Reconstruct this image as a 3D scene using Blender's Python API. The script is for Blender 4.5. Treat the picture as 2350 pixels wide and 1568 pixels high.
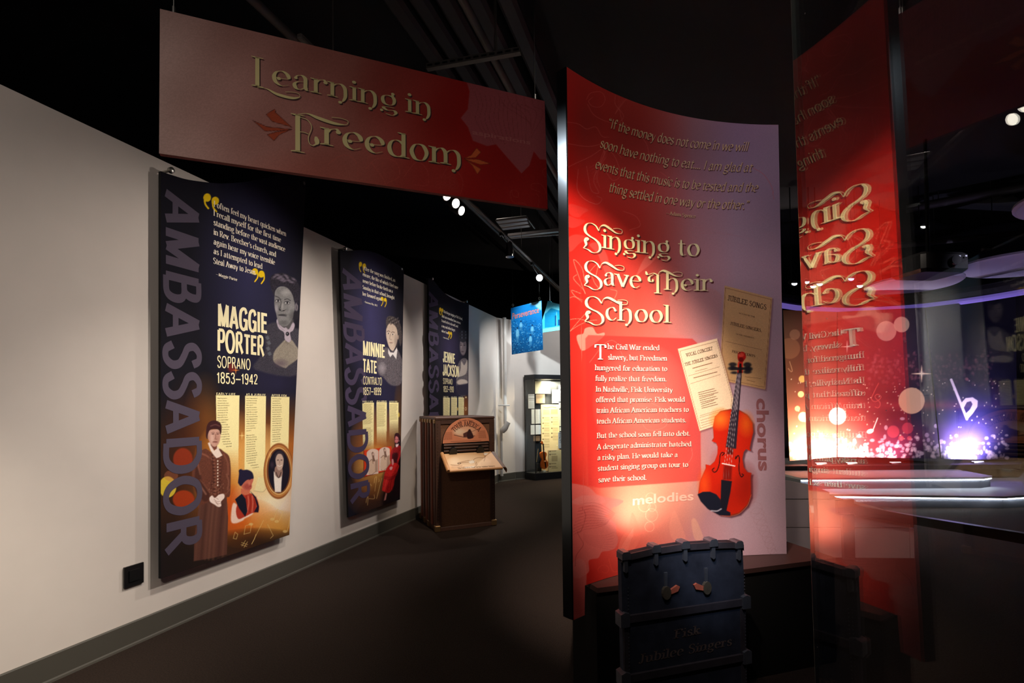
import bpy, bmesh, math, random
import numpy as np
from mathutils import Vector, Matrix
random.seed(7); RNG = np.random.default_rng(11)
SC = bpy.context.scene; COL = SC.collection
for o in list(bpy.data.objects): bpy.data.objects.remove(o)

# ------------------------------------------------------------------ camera
FPX, PITCH, ROLL, CX, CY = 1100.0, 0.0154, 0.0105, 1175.0, 911.0     # photo pixels, 2350 x 1568
EYE = np.array([0.0, 0.0, 1.5])
def cam_axes():
    f = np.array([0, math.cos(PITCH), math.sin(PITCH)]); u0 = np.array([0, -math.sin(PITCH), math.cos(PITCH)])
    r0 = np.array([1.0, 0, 0])
    return r0*math.cos(ROLL)-u0*math.sin(ROLL), u0*math.cos(ROLL)+r0*math.sin(ROLL), f
CR, CU, CF = cam_axes()
cd = bpy.data.cameras.new('camera'); cam = bpy.data.objects.new('camera', cd); COL.objects.link(cam)
cd.sensor_width = 36; cd.lens = FPX/2350*36; cd.shift_y = (CY-784)/2350; cd.clip_start = 0.05; cd.clip_end = 100
m = Matrix.Identity(4)
for i in range(3):
    m[i][0] = CR[i]; m[i][1] = CU[i]; m[i][2] = -CF[i]; m[i][3] = EYE[i]
cam.matrix_world = m; SC.camera = cam
# ------------------------------------------------------------------ world, exposure, lights
w = bpy.data.worlds.new('world'); SC.world = w; w.use_nodes = True
w.node_tree.nodes['Background'].inputs[0].default_value = (0.5, 0.5, 0.6, 1)
w.node_tree.nodes['Background'].inputs[1].default_value = 0.02
SC.view_settings.view_transform = 'Standard'; SC.view_settings.look = 'None'
SC.view_settings.gamma = 1; SC.view_settings.use_curve_mapping = False
SC.view_settings.exposure = 0.0
def spot(name, loc, aim, watts, deg, blend=0.6, col=(1, .86, .70), r=.05):
    l = bpy.data.lights.new(name, 'SPOT'); l.energy = watts; l.spot_size = math.radians(deg); l.spot_blend = blend
    l.color = col; l.shadow_soft_size = r
    o = bpy.data.objects.new(name, l); COL.objects.link(o); o.location = loc
    o.rotation_euler = (Vector(aim)-Vector(loc)).to_track_quat('-Z', 'Y').to_euler(); return o
def area(name, loc, aim, watts, sx, sy, col=(1, 1, 1), spread=180):
    l = bpy.data.lights.new(name, 'AREA'); l.energy = watts; l.shape = 'RECTANGLE'; l.size = sx; l.size_y = sy; l.color = col
    l.spread = math.radians(spread)
    o = bpy.data.objects.new(name, l); COL.objects.link(o); o.location = loc
    o.rotation_euler = (Vector(aim)-Vector(loc)).to_track_quat('-Z', 'Y').to_euler(); return o
WARM = (1, .87, .72)
WW = (1, .90, .81)
spot('wall_spot', (-.6, -.9, 3.3), (-2.95, 1.7, 1.3), 135, 110, 1.0, WW)
spot('wall_spot', (-1.35, .6, 3.6), (-2.75, 2.1, -.2), 400, 40, 1.0, (1, .90, .74))
spot('wall_spot', (.85, 4.0, 3.5), (-2.10, 3.6, 1.7), 280, 58, .9, WW)
spot('wall_spot', (-.55, 3.3, 3.4), (-2.35, 3.0, .05), 190, 60, 1.0, (1, .92, .82))
spot('wall_spot', (.60, 6.0, 3.6), (-1.55, 5.0, 1.7), 280, 60, .9, WW)
spot('wall_spot', (-.45, 5.3, 3.55), (-1.55, 5.2, .3), 110, 56, .9, (1, .95, .90))
spot('wall_spot', (.55, 7.4, 3.5), (-.80, 7.1, 1.6), 270, 76, .9, (1, .94, .90))
spot('wall_spot', (.9, 8.2, 3.5), (-.15, 9.3, 1.3), 120, 90, .8, (.95, .98, 1))
spot('wall_spot', (2.2, 7.8, 3.8), (1.0, 10.0, 2.2), 120, 80, .8, (.9, .95, 1))
spot('panel_spot', (-.05, .75, 3.5), (.56, 2.56, 1.6), 1250, 34, 1.0, (1, .84, .72), .03)
spot('panel_spot', (.0, .3, 3.9), (1.15, 2.8, 1.35), 120, 46, 1.0, (1, .90, .88))
spot('panel_spot', (1.0, .9, 3.9), (1.6, 2.8, 2.5), 34, 54, 1.0, (.66, .62, 1))
spot('edge_spot', (-1.65, 2.2, 3.62), (.27, 2.33, 2.68), 260, 14, .8, (.82, .92, 1), .05)
spot('kiosk_spot', (.1, 3.9, 4.0), (-.5, 5.8, 1.0), 260, 32, .8, (1, .85, .68))
spot('sign_spot', (.2, .6, 2.1), (-.1, 2.95, 3.1), 22, 100, 1, (1, .92, .88), .3)
spot('trunk_spot', (.35, .6, 2.5), (.84, 2.2, .86), 95, 13, 1, (.62, .78, 1.0))
spot('hanging_spot', (.5, 6.3, 3.9), (.55, 8.3, 2.75), 600, 36, .6, (.8, .93, 1))
for x_, y_ in ((-1, .5), (1.2, 2.0), (-.3, 6.5), (1.5, 9.0)): spot('room_fill', (x_, y_, 4.6), (x_, y_, 0), 16, 150, 1, (1, .88, .82), .1)  # added weak spots for ambient fill; no fixtures here
for x_, y_ in ((0, -1.5), (2.5, 5.0)): spot('ceiling_fill', (x_, y_, 3.3), (x_*.5, y_+2.5, 4.9), 5, 140, 1, (.8, .8, 1), .1)  # added upward fill so the dark ceiling services show

# ------------------------------------------------------------------ photo pixel <-> place
def ray(u, v): return CF + CR*(u-CX)/FPX - CU*(v-CY)/FPX
def atz(u, v, z): d = ray(u, v); return EYE + d*(z-EYE[2])/d[2]
def aty(u, v, y): d = ray(u, v); return EYE + d*y/d[1]
def proj(P):
    q = np.asarray(P, float)-EYE; w_ = q@CF
    return CX+FPX*(q@CR)/w_, CY-FPX*(q@CU)/w_
class Plane:
    def __init__(s, O, ex, ey=(0, 0, 1), toward=None):
        s.O = np.array(O, float); s.ex = np.array(ex, float); s.ex /= np.linalg.norm(s.ex)
        s.ey = np.array(ey, float); s.ey /= np.linalg.norm(s.ey)
        s.n = np.cross(s.ex, s.ey); s.n /= np.linalg.norm(s.n)
        if s.n@(EYE-s.O) < 0 and toward is None: s.n = -s.n
    def ab(s, u, v):
        d = ray(u, v); t = ((s.O-EYE)@s.n)/(d@s.n); q = EYE+d*t-s.O
        return np.array([q@s.ex, q@s.ey])
    def P(s, a, b, off=0): 
        a = np.asarray(a)[..., None]; b = np.asarray(b)[..., None]
        return s.O + a*s.ex + b*s.ey + s.n*np.asarray(off, float)[..., None]
    def shift(s, k):
        q = Plane(s.O+s.n*k, s.ex, s.ey); q.n = s.n; return q
class Cyl:
    def __init__(s, cx, cy, R): s.c = np.array([cx, cy]); s.R = R
    def ab(s, u, v):
        d = ray(u, v); o = EYE[:2]-s.c; A = d[:2]@d[:2]; B = 2*o@d[:2]; Cc = o@o-s.R**2
        t = (-B+math.sqrt(B*B-4*A*Cc))/(2*A); q = EYE+d*t
        return np.array([math.atan2(q[0]-s.c[0], q[1]-s.c[1])*s.R, q[2]])
    def P(s, a, b, off=0):
        th = np.asarray(a)/s.R; r = s.R-off
        return np.stack([s.c[0]+r*np.sin(th), s.c[1]+r*np.cos(th), np.asarray(b)+0*th], -1)

# ------------------------------------------------------------------ materials
def lin(c): 
    c = np.asarray(c, float)/255.0
    return np.where(c <= .04045, c/12.92, ((c+.055)/1.055)**2.4)
MATS = {}
def mat(name, rgb, rough=.6, metal=0, emit=0, noise=0, nscale=40, bump=0, spec=.5, coat=0):
    if name in MATS: return MATS[name]
    m = bpy.data.materials.new(name); m.use_nodes = True; nt = m.node_tree; b = nt.nodes['Principled BSDF']
    c = tuple(float(x) for x in lin(rgb))+(1,)
    b.inputs['Base Color'].default_value = c; b.inputs['Roughness'].default_value = rough
    b.inputs['Metallic'].default_value = metal; b.inputs['Specular IOR Level'].default_value = spec
    if coat: b.inputs['Coat Weight'].default_value = coat
    if emit:
        b.inputs['Emission Color'].default_value = c; b.inputs['Emission Strength'].default_value = emit
    if noise or bump:
        tc = nt.nodes.new('ShaderNodeTexCoord'); n = nt.nodes.new('ShaderNodeTexNoise')
        n.inputs['Scale'].default_value = nscale; n.inputs['Detail'].default_value = 6
        nt.links.new(tc.outputs['Object'], n.inputs['Vector'])
        if noise:
            mx = nt.nodes.new('ShaderNodeMix'); mx.data_type = 'RGBA'
            mx.inputs[6].default_value = tuple(x*(1-noise) for x in c[:3])+(1,)
            mx.inputs[7].default_value = tuple(min(1, x*(1+noise)) for x in c[:3])+(1,)
            nt.links.new(n.outputs['Fac'], mx.inputs[0]); nt.links.new(mx.outputs[2], b.inputs['Base Color'])
        if bump:
            bp = nt.nodes.new('ShaderNodeBump'); bp.inputs['Strength'].default_value = bump; bp.inputs['Distance'].default_value = .01
            nt.links.new(n.outputs['Fac'], bp.inputs['Height']); nt.links.new(bp.outputs['Normal'], b.inputs['Normal'])
    MATS[name] = m; return m
def print_mat(name, rough=.55, spec=.3):
    if name in MATS: return MATS[name]
    m = bpy.data.materials.new(name); m.use_nodes = True; nt = m.node_tree; b = nt.nodes['Principled BSDF']
    a = nt.nodes.new('ShaderNodeAttribute'); a.attribute_name = 'ink'
    n = nt.nodes.new('ShaderNodeTexNoise'); n.inputs['Scale'].default_value = 400
    bp = nt.nodes.new('ShaderNodeBump'); bp.inputs['Strength'].default_value = .04; bp.inputs['Distance'].default_value = .002
    nt.links.new(n.outputs['Fac'], bp.inputs['Height']); nt.links.new(bp.outputs['Normal'], b.inputs['Normal'])
    nt.links.new(a.outputs['Color'], b.inputs['Base Color'])
    b.inputs['Roughness'].default_value = rough; b.inputs['Specular IOR Level'].default_value = spec
    MATS[name] = m; return m
def glass_mat(name, tint=(.93, .96, .96), base=.04):
    # clear pane: Schlick reflectance from the true angle of incidence, dust specks
    m = bpy.data.materials.new(name); m.use_nodes = True; nt = m.node_tree; nt.nodes.clear(); L = nt.links.new
    out = nt.nodes.new('ShaderNodeOutputMaterial'); mix = nt.nodes.new('ShaderNodeMixShader')
    tr = nt.nodes.new('ShaderNodeBsdfTransparent'); tr.inputs[0].default_value = tint+(1,)
    gl = nt.nodes.new('ShaderNodeBsdfGlossy'); gl.inputs['Roughness'].default_value = 0.0
    ge = nt.nodes.new('ShaderNodeNewGeometry'); dt = nt.nodes.new('ShaderNodeVectorMath'); dt.operation = 'DOT_PRODUCT'
    L(ge.outputs['Incoming'], dt.inputs[0]); L(ge.outputs['True Normal'], dt.inputs[1])
    def mth(op, a, b=None, av=None, bv=None):
        n = nt.nodes.new('ShaderNodeMath'); n.operation = op
        if a is not None: L(a, n.inputs[0])
        else: n.inputs[0].default_value = av
        if b is not None: L(b, n.inputs[1])
        elif bv is not None: n.inputs[1].default_value = bv
        return n.outputs[0]
    c = mth('ABSOLUTE', dt.outputs['Value']); k = mth('SUBTRACT', None, c, av=1.0); p = mth('POWER', k, bv=5.0)
    s = mth('MULTIPLY', p, bv=1-base); f = mth('ADD', s, bv=base)
    L(f, mix.inputs[0]); L(tr.outputs[0], mix.inputs[1]); L(gl.outputs[0], mix.inputs[2]); L(mix.outputs[0], out.inputs[0])
    MATS[name] = m; return m

# ------------------------------------------------------------------ object helpers
def obj(name, verts, faces, m, parent=None, smooth=False):
    me = bpy.data.meshes.new(name); me.from_pydata([tuple(map(float, v)) for v in verts], [], faces); me.validate(); me.update()
    if m: me.materials.append(m)
    o = bpy.data.objects.new(name, me); COL.objects.link(o)
    if parent: o.parent = parent; o.matrix_parent_inverse = parent.matrix_world.inverted()
    if smooth:
        for p in me.polygons: p.use_smooth = True
    return o
def tag(o, label, cat, group=None):
    o['label'] = label; o['category'] = cat
    if group: o['group'] = group
    return o
def thing(name, label, cat, loc=(0, 0, 0), group=None):
    o = bpy.data.objects.new(name, None); COL.objects.link(o); o.location = [float(x) for x in loc]
    o.empty_display_size = .1; o.matrix_world = Matrix.Translation(Vector([float(x) for x in loc]))
    return tag(o, label, cat, group)
def struct(o): o['kind'] = 'structure'; return o
class MB:
    def __init__(s): s.v = []; s.f = []
    def add(s, v, f):
        k = len(s.v); s.v += [tuple(map(float, p)) for p in v]; s.f += [tuple(i+k for i in q) for q in f]
    def box(s, c, ax, h, bev=0):
        # oriented box: centre, three unit axes, half sizes; chamfered vertical edges if bev
        c = np.array(c, float); X, Y, Z = [np.array(a, float) for a in ax]; hx, hy, hz = h
        if bev:
            b = min(bev, hx*.9, hy*.9, hz*.9)
            ring = [(hx-b, hy), (hx, hy-b), (hx, -hy+b), (hx-b, -hy), (-hx+b, -hy), (-hx, -hy+b), (-hx, hy-b), (-hx+b, hy)]
            ins = [(x*(hx-b)/hx, y*(hy-b)/hy) for x, y in ring]
            L = [(ins, -hz), (ring, -hz+b), (ring, hz-b), (ins, hz)]
            v = [c+X*x+Y*y+Z*z for r, z in L for x, y in r]; f = []
            for k in range(3):
                for i in range(8): f.append((k*8+i, k*8+(i+1) % 8, k*8+8+(i+1) % 8, k*8+8+i))
            f.append(tuple(range(8))[::-1]); f.append(tuple(range(24, 32)))
        else:
            v = [c+X*x*hx+Y*y*hy+Z*z*hz for z in (-1, 1) for y in (-1, 1) for x in (-1, 1)]
            f = [(0, 2, 3, 1), (4, 5, 7, 6), (0, 1, 5, 4), (2, 6, 7, 3), (0, 4, 6, 2), (1, 3, 7, 5)]
        s.add(v, f)
    def tube(s, pts, r, n=10, cap=True):
        pts = [np.array(p, float) for p in pts]; rs = r if hasattr(r, '__len__') else [r]*len(pts)
        rings = []; up = None
        for i, p in enumerate(pts):
            d = pts[min(i+1, len(pts)-1)]-pts[max(i-1, 0)]; d /= (np.linalg.norm(d)+1e-9)
            a = np.array([0, 0, 1.0]) if abs(d[2]) < .95 else np.array([1.0, 0, 0])
            if up is not None: a = up
            x = np.cross(d, a); x /= np.linalg.norm(x); y = np.cross(x, d); up = y
            rings.append([p+rs[i]*(x*math.cos(2*math.pi*k/n)+y*math.sin(2*math.pi*k/n)) for k in range(n)])
        v = [q for rr in rings for q in rr]; f = []
        for i in range(len(pts)-1):
            for k in range(n): f.append((i*n+k, i*n+(k+1) % n, (i+1)*n+(k+1) % n, (i+1)*n+k))
        if cap: f.append(tuple(range(n))[::-1]); f.append(tuple(range((len(pts)-1)*n, len(pts)*n)))
        s.add(v, f)
    def prism(s, surf, poly, o0, o1):
        # outline in surface coordinates, extruded from offset o0 to o1
        poly = np.array(poly, float); n = len(poly)
        v = list(surf.P(poly[:, 0], poly[:, 1], o0))+list(surf.P(poly[:, 0], poly[:, 1], o1))
        f = [tuple(range(n)), tuple(range(n, 2*n))[::-1]]+[(i, i+n, (i+1) % n+n, (i+1) % n) for i in range(n)]
        s.add(v, f)
    def build(s, name, m, parent=None, smooth=False):
        return fixn(obj(name, s.v, s.f, m, parent, smooth))
def fixn(o):
    bm = bmesh.new(); bm.from_mesh(o.data)
    bmesh.ops.recalc_face_normals(bm, faces=bm.faces); bm.to_mesh(o.data); bm.free(); return o
def smooth_sharp(o, deg=40):
    for p in o.data.polygons: p.use_smooth = True
    try: o.data.set_sharp_from_angle(angle=math.radians(deg))
    except Exception: pass
    return o
Z3 = np.array([0, 0, 1.0])

# ------------------------------------------------------------------ lettering
# Pen skeletons: 'l' straight, 'c' smooth, 'k' smooth closed, 'd' dot; s after l/c = serif at first/last point (S both)
G = {}
def g(ch, adv, *st): G[ch] = (adv, st)
def stem(x, y0, y1, s='B'): return ('l', [(x, y1), (x, y0)], s)
RB = [(.10, .36), (.18, .47), (.29, .49), (.38, .41), (.42, .25), (.38, .08), (.29, .01), (.18, .02), (.10, .12)]
LB = [(.50-x, y) for x, y in RB]
ARCH = lambda a, b: ('c', [(a, .34), (a+.08, .45), (b-.10, .49), (b-.02, .42), (b, .30), (b, .02)], 'b')
g('a', .47, ('c', [(.09, .38), (.14, .46), (.24, .49), (.32, .42), (.33, .28), (.33, .10), (.37, .02), (.44, .03)], ''), ('c', [(.33, .30), (.16, .26), (.07, .16), (.10, .03), (.20, .0), (.33, .11)], ''), ('d', (.10, .37, .045)))
g('b', .49, stem(.10, 0, .74, 't'), ('c', RB, ''))
g('c', .42, ('c', [(.36, .38), (.28, .49), (.17, .47), (.08, .36), (.07, .18), (.15, .03), (.27, 0), (.38, .1)], ''), ('d', (.345, .385, .045)))
g('d', .51, stem(.40, 0, .74, 'B'), ('c', LB, ''))
g('e', .44, ('c', [(.08, .27), (.22, .27), (.38, .29), (.35, .42), (.24, .49), (.12, .43), (.06, .27), (.10, .09), (.22, 0), (.38, .09)], ''))
g('f', .32, ('c', [(.33, .68), (.27, .74), (.18, .71), (.15, .58), (.15, .3), (.15, .01)], 'b'), ('l', [(.04, .48), (.30, .48)], ''), ('d', (.32, .67, .045)))
g('g', .46, ('k', [(.22, .49), (.11, .43), (.09, .33), (.13, .22), (.22, .18), (.32, .23), (.35, .34), (.31, .44)], ''), ('c', [(.14, .20), (.08, .12), (.12, .04), (.26, .01), (.38, -.03), (.40, -.12), (.30, -.21), (.14, -.20), (.05, -.11), (.12, -.01)], ''), ('l', [(.33, .45), (.45, .50)], ''))
g('h', .52, stem(.10, 0, .74, 'B'), ARCH(.10, .41))
g('i', .22, stem(.11, 0, .49, 'B'), ('d', (.105, .66, .055)))
g('j', .22, ('c', [(.12, .49), (.12, 0), (.08, -.16), (-.04, -.2)], ''), ('d', (.11, .66, .055)))
g('k', .49, stem(.10, 0, .74, 'B'), ('l', [(.37, .48), (.12, .22)], 't'), ('l', [(.20, .29), (.42, 0)], 'b'))
g('l', .22, stem(.11, 0, .74, 'B'))
g('m', .78, stem(.10, 0, .49, 'B'), ARCH(.10, .38), ARCH(.38, .67))
g('n', .52, stem(.10, 0, .49, 'B'), ARCH(.10, .41))
g('o', .48, ('k', [(.24, .49), (.13, .44), (.065, .25), (.13, .05), (.24, 0), (.35, .05), (.415, .25), (.35, .44)], ''))
g('p', .50, stem(.10, -.22, .49, 'B'), ('c', RB, ''))
g('q', .50, stem(.40, -.22, .49, 'b'), ('c', LB, ''))
g('r', .36, stem(.10, 0, .49, 'B'), ('c', [(.10, .32), (.17, .45), (.28, .48)], ''), ('d', (.29, .43, .05)))
g('s', .38, ('c', [(.32, .37), (.25, .48), (.13, .47), (.08, .38), (.14, .29), (.27, .22), (.33, .12), (.26, .01), (.13, .01), (.06, .13)], ''))
g('t', .33, ('c', [(.15, .64), (.15, .4), (.15, .12), (.21, .01), (.32, .06)], ''), ('l', [(.04, .48), (.29, .48)], ''))
g('u', .52, ('c', [(.10, .49), (.10, .2), (.12, .05), (.21, 0), (.32, .04), (.40, .14)], 't'), stem(.40, 0, .49, 'B'))
g('v', .45, ('l', [(.05, .48), (.23, 0)], 't'), ('l', [(.23, 0), (.40, .48)], 't'))
g('w', .68, ('l', [(.04, .48), (.19, 0)], 't'), ('l', [(.19, 0), (.34, .48)], ''), ('l', [(.34, .48), (.49, 0)], ''), ('l', [(.49, 0), (.64, .48)], 't'))
g('x', .46, ('l', [(.05, .48), (.41, 0)], 'B'), ('l', [(.40, .48), (.05, 0)], 'B'))
g('y', .45, ('l', [(.05, .48), (.24, 0)], 't'), ('c', [(.41, .48), (.24, 0), (.16, -.18), (.05, -.19)], ''))
g('z', .42, ('l', [(.06, .47), (.36, .47)], ''), ('l', [(.36, .47), (.06, .01)], ''), ('l', [(.06, .01), (.37, .01)], ''))
g('A', .66, ('l', [(.31, .72), (.08, 0)], 'b'), ('l', [(.31, .72), (.56, 0)], 'b'), ('l', [(.17, .25), (.47, .25)], ''))
g('B', .58, stem(.12, 0, .71, 'B'), ('c', [(.12, .71), (.38, .70), (.42, .55), (.34, .40), (.12, .38)], ''), ('c', [(.12, .38), (.42, .37), (.49, .19), (.40, .02), (.12, 0)], ''))
g('C', .64, ('c', [(.56, .55), (.45, .71), (.28, .71), (.12, .57), (.08, .36), (.13, .12), (.30, -.01), (.48, .03), (.58, .18)], ''))
g('D', .68, stem(.12, 0, .71, 'B'), ('c', [(.12, .71), (.40, .70), (.58, .52), (.58, .2), (.42, .01), (.12, 0)], ''))
g('E', .55, stem(.12, 0, .71, 'B'), ('l', [(.12, .70), (.47, .70), (.48, .58)], ''), ('l', [(.12, .37), (.37, .37)], ''), ('l', [(.12, .01), (.48, .01), (.51, .15)], ''))
g('F', .53, stem(.12, 0, .71, 'B'), ('l', [(.12, .70), (.47, .70), (.48, .56)], ''), ('l', [(.12, .37), (.36, .37)], ''))
g('G', .68, ('c', [(.56, .56), (.45, .71), (.28, .71), (.12, .57), (.08, .36), (.13, .12), (.30, -.01), (.46, .02), (.57, .1)], ''), stem(.57, .08, .32, 't'))
g('H', .72, stem(.13, 0, .71, 'B'), stem(.58, 0, .71, 'B'), ('l', [(.13, .37), (.58, .37)], ''))
g('I', .29, stem(.145, 0, .71, 'B'))
g('J', .42, ('c', [(.26, .71), (.26, .2), (.20, .0), (.06, .02)], 't'), ('d', (.07, .06, .05)))
g('L', .54, stem(.12, 0, .71, 'B'), ('l', [(.12, .01), (.47, .01), (.50, .16)], ''))
g('M', .82, stem(.12, 0, .71, 'b'), ('l', [(.12, .71), (.40, .06)], ''), ('l', [(.40, .06), (.68, .71)], ''), stem(.68, 0, .71, 'B'))
g('N', .70, ('l', [(.13, 0), (.13, .71)], 'B'), ('l', [(.13, .71), (.57, .02)], ''), ('l', [(.57, .02), (.57, .71)], 'b'))
g('O', .70, ('k', [(.35, .72), (.17, .64), (.08, .36), (.17, .08), (.35, -.01), (.53, .08), (.62, .36), (.53, .64)], ''))
g('P', .55, stem(.12, 0, .71, 'B'), ('c', [(.12, .71), (.40, .70), (.47, .52), (.38, .34), (.12, .33)], ''))
g('R', .62, stem(.12, 0, .71, 'B'), ('c', [(.12, .71), (.39, .70), (.45, .53), (.37, .37), (.12, .36)], ''), ('l', [(.30, .36), (.54, 0)], 'b'))
g('S', .50, ('c', [(.41, .57), (.34, .70), (.20, .71), (.09, .60), (.12, .46), (.26, .38), (.40, .28), (.43, .13), (.33, .0), (.17, .0), (.08, .14)], ''))
g('T', .62, stem(.31, 0, .71, 'b'), ('l', [(.04, .56), (.06, .70), (.56, .70), (.58, .56)], ''))
g('U', .68, ('c', [(.13, .71), (.13, .25), (.20, .04), (.35, -.01), (.50, .05), (.56, .25), (.56, .71)], 'B'))
g('V', .64, ('l', [(.06, .71), (.32, 0)], 't'), ('l', [(.32, 0), (.57, .71)], 't'))
g('W', .92, ('l', [(.05, .71), (.26, 0)], 't'), ('l', [(.26, 0), (.46, .71)], ''), ('l', [(.46, .71), (.66, 0)], ''), ('l', [(.66, 0), (.86, .71)], 't'))
g('Y', .62, ('l', [(.05, .71), (.31, .36)], 't'), ('l', [(.57, .71), (.31, .36)], 't'), stem(.31, 0, .36, 'b'))
g('.', .20, ('d', (.09, .04, .055))); g(',', .20, ('d', (.10, .05, .05)), ('c', [(.13, .04), (.12, -.06), (.05, -.12)], ''))
g('-', .8, ('l', [(.02, .25), (.76, .25)], '')); g("'", .18, ('d', (.09, .66, .05)), ('c', [(.12, .66), (.11, .57), (.05, .52)], ''))
g('"', .32, ('d', (.09, .66, .05)), ('c', [(.12, .66), (.11, .57), (.05, .52)], ''), ('d', (.23, .66, .05)), ('c', [(.26, .66), (.25, .57), (.19, .52)], ''))
g('`', .32, ('d', (.09, .56, .05)), ('c', [(.05, .57), (.07, .66), (.13, .71)], ''), ('d', (.23, .56, .05)), ('c', [(.19, .57), (.21, .66), (.27, .71)], ''))
g(' ', .24)
# ornamental capitals and letters with curls ({S} etc.)
FLO = lambda x, y, k=1.0: ('c', [(x, y), (x+.06*k, y+.13*k), (x+.20*k, y+.19*k), (x+.38*k, y+.13*k), (x+.60*k, y+.03*k), (x+.78*k, y+.04*k), (x+.80*k, y+.14*k), (x+.66*k, y+.17*k), (x+.50*k, y+.14*k)], 'f')
g('{S}', .62, ('c', [(.52, .60), (.42, .72), (.27, .77), (.12, .73), (.04, .61), (.07, .48), (.20, .40), (.40, .33), (.54, .22), (.56, .08), (.47, -.02), (.30, -.05), (.14, .01), (-.01, .03)], ''), ('c', [(-.01, .03), (.08, .14), (.05, .25), (.09, .33), (.14, .30), (.11, .25)], ''), FLO(.52, .60))
g('{T}', .52, ('l', [(.30, .62), (.30, 0)], 'b'), ('c', [(.30, .62), (.14, .66), (-.04, .60), (-.10, .70)], ''), ('c', [(.16, .62), (.02, .52), (.02, .40), (.12, .38), (.14, .46)], ''), FLO(.30, .58))
g('{L}', .45, stem(.14, .02, .80, 'B'), ('c', [(.14, .0), (.35, .01), (.6, -.08), (.95, -.10), (1.12, -.02), (1.08, .06), (.92, .06), (.78, .03)], 'f'))
g('{F}', .60, stem(.16, -.22, .72, 'B'), ('c', [(.16, .72), (.34, .78), (.55, .72), (.85, .66), (1.08, .68), (1.12, .78), (.98, .82), (.80, .80)], 'f'), ('c', [(.16, .28), (.26, .30), (.36, .27)], 'h'), ('c', [(.20, .66), (.34, .62), (.42, .46), (.36, .20), (.38, .04), (.45, .0), (.52, .08), (.50, .22)], 'h'), ('c', [(.44, .0), (.52, .08), (.50, .24)], ''))
g('{n}', .54, stem(.10, 0, .50, 'B'), ('c', [(.10, .34), (.20, .46), (.32, .48), (.41, .38), (.43, .20), (.42, .04), (.36, -.10), (.29, -.13)], ''), ('d', (.295, -.155, .05)))
g('{h}', .54, stem(.10, 0, .76, 'B'), ('c', [(.10, .34), (.20, .46), (.32, .48), (.41, .38), (.43, .20), (.42, .04), (.36, -.10), (.29, -.13)], ''), ('d', (.295, -.155, .05)))
g('{m}', .80, stem(.10, 0, .50, 'B'), ARCH(.10, .38), ('c', [(.38, .34), (.48, .46), (.60, .48), (.69, .38), (.71, .20), (.70, .04), (.64, -.10), (.57, -.13)], ''), ('d', (.575, -.155, .05)))
g('{g}', .46, ('k', [(.24, .46), (.12, .42), (.08, .30), (.12, .16), (.24, .11), (.36, .16), (.40, .30), (.36, .42)], ''), ('c', [(.34, .42), (.36, .50)], ''), ('d', (.36, .54, .05)), ('d', (.05, -.12, .045)), ('c', [(.40, .04), (.22, .04), (.10, .0), (.20, -.08), (.38, -.06), (.44, -.14), (.34, -.24), (.16, -.22)], ''))
g('{e}', .46, ('c', [(.10, .25), (.22, .24), (.39, .28), (.37, .41), (.25, .49), (.12, .43), (.06, .27), (.10, .09), (.23, 0), (.40, .07)], ''), ('d', (.17, .22, .05)))
g('{r}', .40, stem(.10, 0, .49, 'B'), ('c', [(.10, .32), (.17, .45), (.28, .50), (.36, .46)], ''), ('d', (.34, .42, .055)))

g('K', .60, stem(.12, 0, .71, 'B'), ('l', [(.50, .71), (.13, .30)], 't'), ('l', [(.24, .42), (.53, 0)], 'b'))
for ch, adv, st in (('\u2013', .6, [('l', [(.04, .30), (.56, .30)], '')]), ('0', .5, [('k', [(.25, .71), (.11, .62), (.08, .36), (.11, .09), (.25, 0), (.39, .09), (.42, .36), (.39, .62)], '')]), ('1', .34, [('l', [(.20, .71), (.20, 0)], ''), ('l', [(.20, .64), (.06, .55)], '')]),
                    ('2', .5, [('c', [(.09, .54), (.15, .68), (.27, .71), (.39, .63), (.39, .48), (.26, .28), (.09, .05)], ''), ('l', [(.07, .05), (.43, .05)], '')]), ('3', .5, [('c', [(.09, .58), (.18, .70), (.33, .70), (.40, .56), (.33, .41), (.22, .38)], ''), ('c', [(.22, .38), (.36, .35), (.42, .18), (.33, .02), (.17, .01), (.08, .14)], '')]),
                    ('4', .5, [('l', [(.34, .71), (.34, 0)], ''), ('l', [(.32, .70), (.06, .20)], ''), ('l', [(.04, .20), (.46, .20)], '')]), ('5', .5, [('l', [(.40, .67), (.13, .67)], ''), ('l', [(.14, .70), (.11, .36)], ''), ('c', [(.11, .38), (.24, .46), (.38, .40), (.42, .22), (.33, .03), (.17, .01), (.08, .12)], '')]),
                    ('7', .46, [('l', [(.05, .67), (.42, .67)], ''), ('l', [(.40, .68), (.17, 0)], '')]), ('8', .5, [('k', [(.25, .71), (.12, .65), (.11, .48), (.25, .39), (.39, .48), (.38, .65)], ''), ('k', [(.25, .39), (.10, .29), (.09, .10), (.25, 0), (.41, .10), (.40, .29)], '')]),
                    ('9', .5, [('k', [(.25, .71), (.12, .64), (.10, .46), (.22, .33), (.36, .39), (.40, .55), (.36, .66)], ''), ('c', [(.40, .55), (.40, .3), (.33, .05), (.20, 0), (.10, .08)], '')])): G[ch] = (adv, st)
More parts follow.
